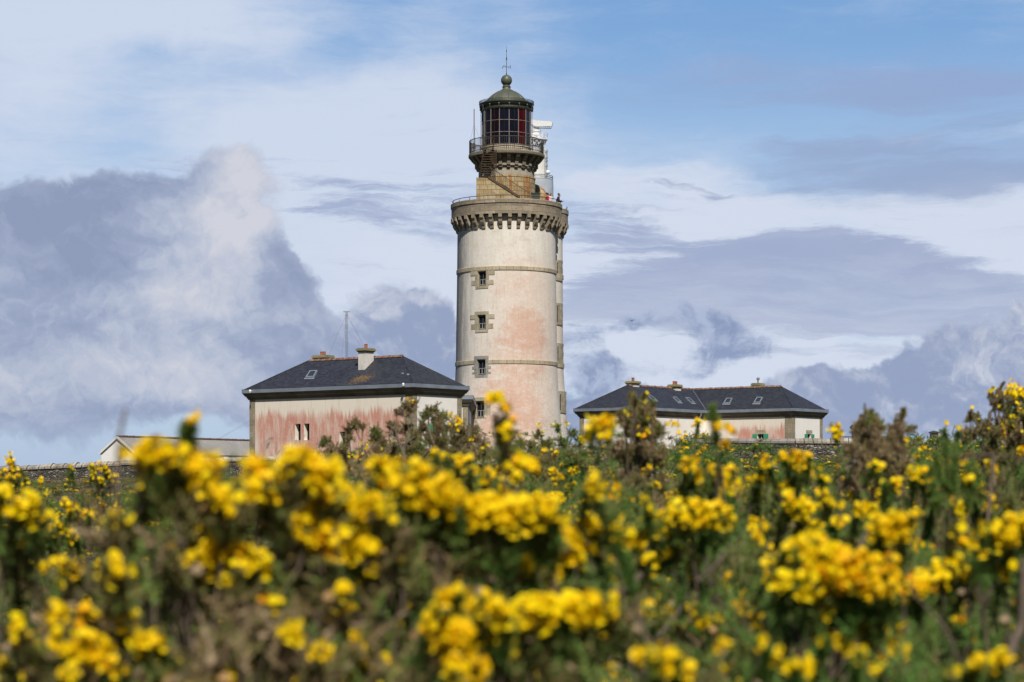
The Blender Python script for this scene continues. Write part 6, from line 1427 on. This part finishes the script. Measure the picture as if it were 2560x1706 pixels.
CL = [  # display-pixel segments of blossom: bush, x0,y0,x1,y1,width,count
 ('b', 312, 1052, 400, 1042, 56, 30), ('b', 400, 1058, 490, 1092, 60, 30), ('b', 380, 1080, 420, 1110, 40, 8), ('b', 480, 1125, 535, 1170, 48, 13), ('b', 570, 1082, 640, 1110, 50, 20), ('b', 655, 1062, 750, 1090, 66, 40), ('b', 590, 1115, 680, 1140, 44, 12), ('b', 340, 1100, 350, 1130, 30, 4), ('b', 560, 1130, 600, 1150, 36, 7),
 ('c', 700, 1118, 760, 1160, 46, 12), ('c', 775, 1130, 830, 1162, 50, 18), ('c', 830, 1165, 890, 1190, 48, 16), ('c', 690, 1200, 770, 1255, 76, 32), ('c', 800, 1225, 852, 1295, 48, 20), ('c', 860, 1180, 900, 1230, 36, 8), ('c', 540, 1120, 620, 1180, 50, 12),
 ('b', 425, 1285, 500, 1310, 46, 14), ('b', 470, 1250, 600, 1305, 54, 22), ('b', 535, 1318, 545, 1322, 40, 7), ('b', 600, 1305, 625, 1312, 36, 5), ('b', 450, 1218, 462, 1224, 26, 3), ('b', 378, 1268, 386, 1272, 24, 2), ('b', 230, 1200, 290, 1195, 30, 6),
 ('d', 858, 1085, 930, 1108, 50, 20), ('d', 930, 1102, 1050, 1150, 88, 60), ('d', 935, 1160, 1000, 1190, 44, 12), ('d', 1005, 1200, 1062, 1222, 54, 18), ('d', 1060, 1188, 1260, 1182, 72, 95), ('d', 1020, 1170, 1080, 1180, 40, 8), ('d', 960, 1270, 975, 1275, 24, 3), ('d', 1000, 1300, 1004, 1300, 22, 2), ('d', 960, 1328, 966, 1332, 22, 2), ('d', 880, 1285, 905, 1330, 40, 9), ('d', 840, 1345, 850, 1350, 30, 4), ('d', 930, 1300, 940, 1310, 24, 2),
 ('e', 1230, 1195, 1340, 1285, 54, 45), ('e', 1195, 1290, 1222, 1310, 40, 9), ('e', 1258, 1295, 1275, 1345, 40, 12), ('e', 1322, 1218, 1412, 1226, 44, 22), ('e', 1235, 1250, 1260, 1258, 30, 4), ('e', 1350, 1115, 1370, 1120, 34, 7),
 ('f', 1400, 1275, 1560, 1192, 60, 50), ('f', 1555, 1180, 1675, 1195, 60, 38), ('f', 1395, 1270, 1412, 1335, 44, 12), ('f', 1555, 1268, 1600, 1312, 38, 10), ('f', 1480, 1260, 1500, 1300, 36, 8), ('f', 1505, 1385, 1530, 1410, 30, 6), ('f', 1560, 1400, 1640, 1450, 60, 18), ('f', 1480, 1160, 1520, 1180, 36, 6),
 ('g', 1785, 1318, 1860, 1300, 66, 30), ('g', 1870, 1258, 1905, 1300, 60, 24), ('g', 1880, 1308, 2035, 1335, 100, 95), ('g', 1870, 1370, 2035, 1392, 70, 50), ('g', 1800, 1345, 1880, 1350, 50, 18), ('g', 1940, 1455, 2050, 1485, 76, 36), ('g', 1880, 1420, 1890, 1424, 28, 2), ('g', 2020, 1225, 2090, 1205, 52, 22), ('g', 1800, 1265, 1830, 1275, 40, 5),
 ('h', 2070, 1362, 2140, 1350, 40, 16), ('h', 2135, 1335, 2245, 1290, 54, 34), ('h', 2260, 1248, 2353, 1205, 70, 40), ('h', 2310, 1300, 2353, 1320, 40, 8), ('h', 2180, 1210, 2300, 1220, 60, 8),
 ('i', 1000, 1385, 1060, 1368, 36, 7), ('i', 1095, 1390, 1172, 1418, 50, 18), ('i', 1185, 1422, 1405, 1396, 62, 78), ('i', 995, 1452, 1092, 1462, 68, 34), ('i', 1118, 1470, 1165, 1505, 50, 18), ('i', 1045, 1530, 1105, 1548, 60, 20), ('i', 1030, 1555, 1050, 1560, 30, 4), ('i', 1220, 1400, 1240, 1395, 30, 4),
 ('j', 635, 1452, 700, 1468, 40, 8), ('j', 725, 1500, 740, 1512, 30, 4),
 ('k', 120, 1405, 130, 1410, 46, 7), ('k', 170, 1412, 195, 1425, 48, 9), ('k', 135, 1478, 180, 1500, 56, 18), ('k', 190, 1490, 245, 1510, 50, 15), ('k', 25, 1440, 55, 1475, 34, 8), ('k', 150, 1550, 165, 1555, 36, 5), ('k', 255, 1535, 270, 1545, 40, 6), ('k', 0, 1525, 6, 1540, 36, 4), ('k', 255, 1390, 300, 1440, 46, 14), ('k', 320, 1480, 360, 1490, 40, 10), ('k', 240, 1300, 280, 1330, 50, 10),
 ('a', 60, 1150, 105, 1205, 52, 20), ('a', 0, 1130, 40, 1180, 40, 10), ('a', 30, 1260, 60, 1270, 36, 6), ('a', 40, 1330, 60, 1335, 36, 4), ('a', 120, 1290, 180, 1330, 50, 10),
 ('l', 1475, 1510, 1560, 1530, 44, 12), ('l', 1540, 1520, 1570, 1550, 40, 6), ('l', 1760, 1500, 1800, 1510, 40, 5), ('m', 1960, 1500, 1990, 1530, 40, 6), ('m', 1800, 1530, 1850, 1545, 40, 6), ('m', 1900, 1480, 1910, 1490, 34, 4),
 ('p', 1572, 1090, 1683, 1116, 40, 40), ('p', 1580, 1066, 1596, 1072, 30, 8), ('p', 1640, 1078, 1690, 1095, 34, 14), ('p', 1600, 1125, 1615, 1128, 24, 4), ('p', 1660, 1140, 1680, 1150, 26, 6),
 ('q', 1738, 1082, 1793, 1116, 38, 18), ('q', 1790, 1052, 1855, 1062, 34, 26), ('q', 1835, 1062, 1860, 1095, 34, 16), ('q', 1745, 1060, 1770, 1064, 24, 6), ('q', 1730, 1125, 1750, 1130, 24, 5), ('q', 1880, 1090, 1895, 1110, 22, 5),
 ('r', 1812, 1153, 1868, 1184, 40, 24), ('r', 1892, 1134, 1916, 1165, 28, 9), ('r', 1960, 1172, 2015, 1181, 32, 14), ('r', 1756, 1218, 1766, 1220, 24, 4), ('r', 1830, 1230, 1840, 1233, 26, 5), ('r', 1756, 1258, 1764, 1262, 26, 4), ('r', 1806, 1258, 1818, 1262, 28, 5), ('r', 1800, 1180, 1812, 1183, 26, 4), ('r', 1870, 1215, 1880, 1220, 24, 4), ('r', 1925, 1200, 1940, 1210, 26, 5),
 ('s', 2086, 1257, 2125, 1264, 34, 12), ('s', 2098, 1092, 2128, 1097, 28, 10), ('s', 2005, 1075, 2020, 1078, 24, 6), ('s', 2034, 1113, 2066, 1119, 28, 10), ('s', 2220, 1070, 2240, 1078, 24, 8), ('s', 2220, 1108, 2232, 1112, 22, 5), ('s', 2235, 1133, 2245, 1138, 24, 6), ('s', 2150, 1140, 2165, 1145, 24, 5), ('s', 2190, 1175, 2215, 1182, 28, 8), ('s', 2270, 1150, 2285, 1160, 24, 6), ('s', 2130, 1200, 2150, 1205, 26, 6),
 ('t', 1050, 1058, 1080, 1068, 32, 12), ('t', 1000, 1052, 1022, 1058, 28, 7), ('t', 1110, 1095, 1125, 1104, 30, 8), ('t', 1140, 1120, 1160, 1125, 26, 5), ('t', 1080, 1085, 1090, 1090, 24, 4),
 ('u', 150, 1165, 178, 1172, 24, 14), ('u', 50, 1208, 85, 1212, 22, 14), ('u', 98, 1215, 124, 1222, 24, 16), ('u', 128, 1198, 142, 1214, 20, 8), ('u', 156, 1222, 172, 1238, 22, 10), ('u', 85, 1240, 100, 1244, 20, 6), ('u', 200, 1185, 212, 1190, 20, 6), ('u', 30, 1180, 45, 1185, 20, 5), ('u', 175, 1195, 190, 1200, 18, 5),
 ('v', 17, 1050, 44, 1090, 22, 26), ('v', 0, 1085, 30, 1110, 26, 22), ('v', 40, 1100, 60, 1115, 22, 12),
 ('w', 228, 1070, 246, 1080, 16, 12), ('w', 205, 1074, 220, 1080, 16, 10), ('w', 250, 1088, 268, 1105, 18, 16), ('w', 160, 1070, 165, 1085, 10, 5), ('w', 215, 1095, 240, 1110, 16, 10),
 ('n', 2195, 1545, 2260, 1560, 46, 10), ('n', 2240, 1535, 2252, 1540, 36, 5), ('n', 2290, 1530, 2310, 1550, 30, 4)]
for bi, (key, (pcx, top, D, hw, tint, nt, lab)) in enumerate(NEAR.items()):
    g = NP(400 + bi); p = P(pcx, top, D); gz = ground_z(D); loc = (p.x, D, gz); rzv = .34
    tf = dome_tufts(g, (p.x, D, p.z - rzv - .055), hw, hw * .8, rzv, int(nt * 1.15), .07, tint, (.2, 6), .2, 5, -.75, .5)
    c_ = np.array((p.x, D, p.z - rzv - .04)); spent = []
    for _ in range(50 if D < 6 else 8):
        d = unit(g.normal(0, 1, (1, 3)))[0]; d[1] = -abs(d[1]); spent.append((*(c_ + d * np.array([hw, hw * .8, rzv]) * g.uniform(.85, 1.06)), *d, g.choice((.97, 1.0, 1.0, 1.0))))
    bl, spk = list(spent), []
    for (k, x0, y0, x1, y1, wd, n) in CL:
        if k != key: continue
        x0, y0, x1, y1, wd = [v * DS for v in (x0, y0, x1, y1, wd)]
        dpt = D - hw * .45 + g.uniform(-.08, .08)
        a, b = P(x0, y0, dpt), P(x1, y1, dpt + g.uniform(-.05, .05)); rad = wd / F * dpt * .5
        a, b = np.array(a), np.array(b); ln = np.linalg.norm(b - a)
        if n > 9 and D < 5.6: n = int(n * (1.5 if key == 'g' else 1.35)); rad *= 1.18 if key == 'g' else 1.1
        m_ = max(2, int(n / 7))                    # flowering shoots under the blossom
        for q in range(m_):
            f = (q + .5) / m_; t0 = a + (b - a) * f; hgt = g.uniform(.06, .12)
            tip = t0 + np.array([g.normal(0, .3) * rad, g.uniform(-.01, .03), rad * .5]); bs = tip - np.array([g.normal(0, .03), -.05, hgt + rad])
            spk.append((tuple(bs), tuple(tip), float(np.clip(tint + g.normal(0, .12), 0, 1)), 0))
        s_t = g.beta(1.2, 2.6)
        for _ in range(int(n * 1.35)):
            f = g.random(); o_ = unit(g.normal(0, 1, (1, 3)))[0] * rad * g.uniform(.3, 1.0) ** .6; q = a + (b - a) * f + o_ * np.array([1, .8, .95])
            bl.append((*q, *(o_ / max(rad, 1e-6) + g.normal(0, .5, 3) + np.array([0, -.3, .3])), float(np.clip(.6 * g.beta(1.3, 2.6) + .4 * s_t, 0, 1))))
    exs = []
    if key == 'b': exs = [tw([(291, 1290), (291, 1180), (296, 1100), (314, 1022)], 3.1, .0030, .0026)]
    if key == 'f': exs = [tw([(1505, 1482), (1570, 1475), (1600, 1440), (1625, 1425)], 4.85, .012, .008), tw([(1545, 1480), (1560, 1560)], 4.85, .006, .005), tw([(1640, 1600), (1690, 1540), (1720, 1490)], 4.85, .004, .003), tw([(1745, 1455), (1800, 1400), (1822, 1370)], 4.95, .0045, .003)]
    if key == 'n': exs = [tw([(2500, 1720), (2530, 1620), (2556, 1560), (2562, 1400)], 3.6, .010, .007), tw([(2445, 1560), (2470, 1300), (2480, 1190), (2484, 1140)], 6.0, .006, .0045)]
    if key == 'h': exs = [tw([(2400, 1150), (2460, 1138), (2510, 1140), (2580, 1160)], 5.6, .0035, .003), tw([(2128, 1430), (2150, 1370), (2170, 1320)], 5.2, .008, .005)]
    bush('gorse_bush', lab, 'gorse bush', loc, tf, seed=500 + bi, spine=(.021, .0050), shoot=(.045, .09), per=8, M=24, blooms=bl, fsz=.0158, spikes=spk, br=(.005, .002), wood=.15, extra=exs)

# --- low heath between the bushes (ground cover)
g = NP(77); n = 5200
yy = 1.5 + 33 * g.random(n) ** 1.5; xx = (g.random(n) * 2 - 1) * (.245 * yy + .8)
gzv = np.array([ground_z(v) for v in yy]); B = np.stack([xx, yy, gzv - .02], 1); D_ = unit(np.stack([g.normal(0, .35, n), g.normal(0, .35, n), np.ones(n)], 1)); L = g.uniform(.12, .3, n)
V, Fc, tt = spines(g, B, D_, L, 26, .05, .006, np.clip(g.normal(.45, .2, n), 0, 1))
o = tri_mesh('undergrowth', V, Fc, tt, M_spine, None); o['kind'] = 'stuff'; o['label'] = 'low green and brown heath growing between the gorse bushes'; o['category'] = 'undergrowth'
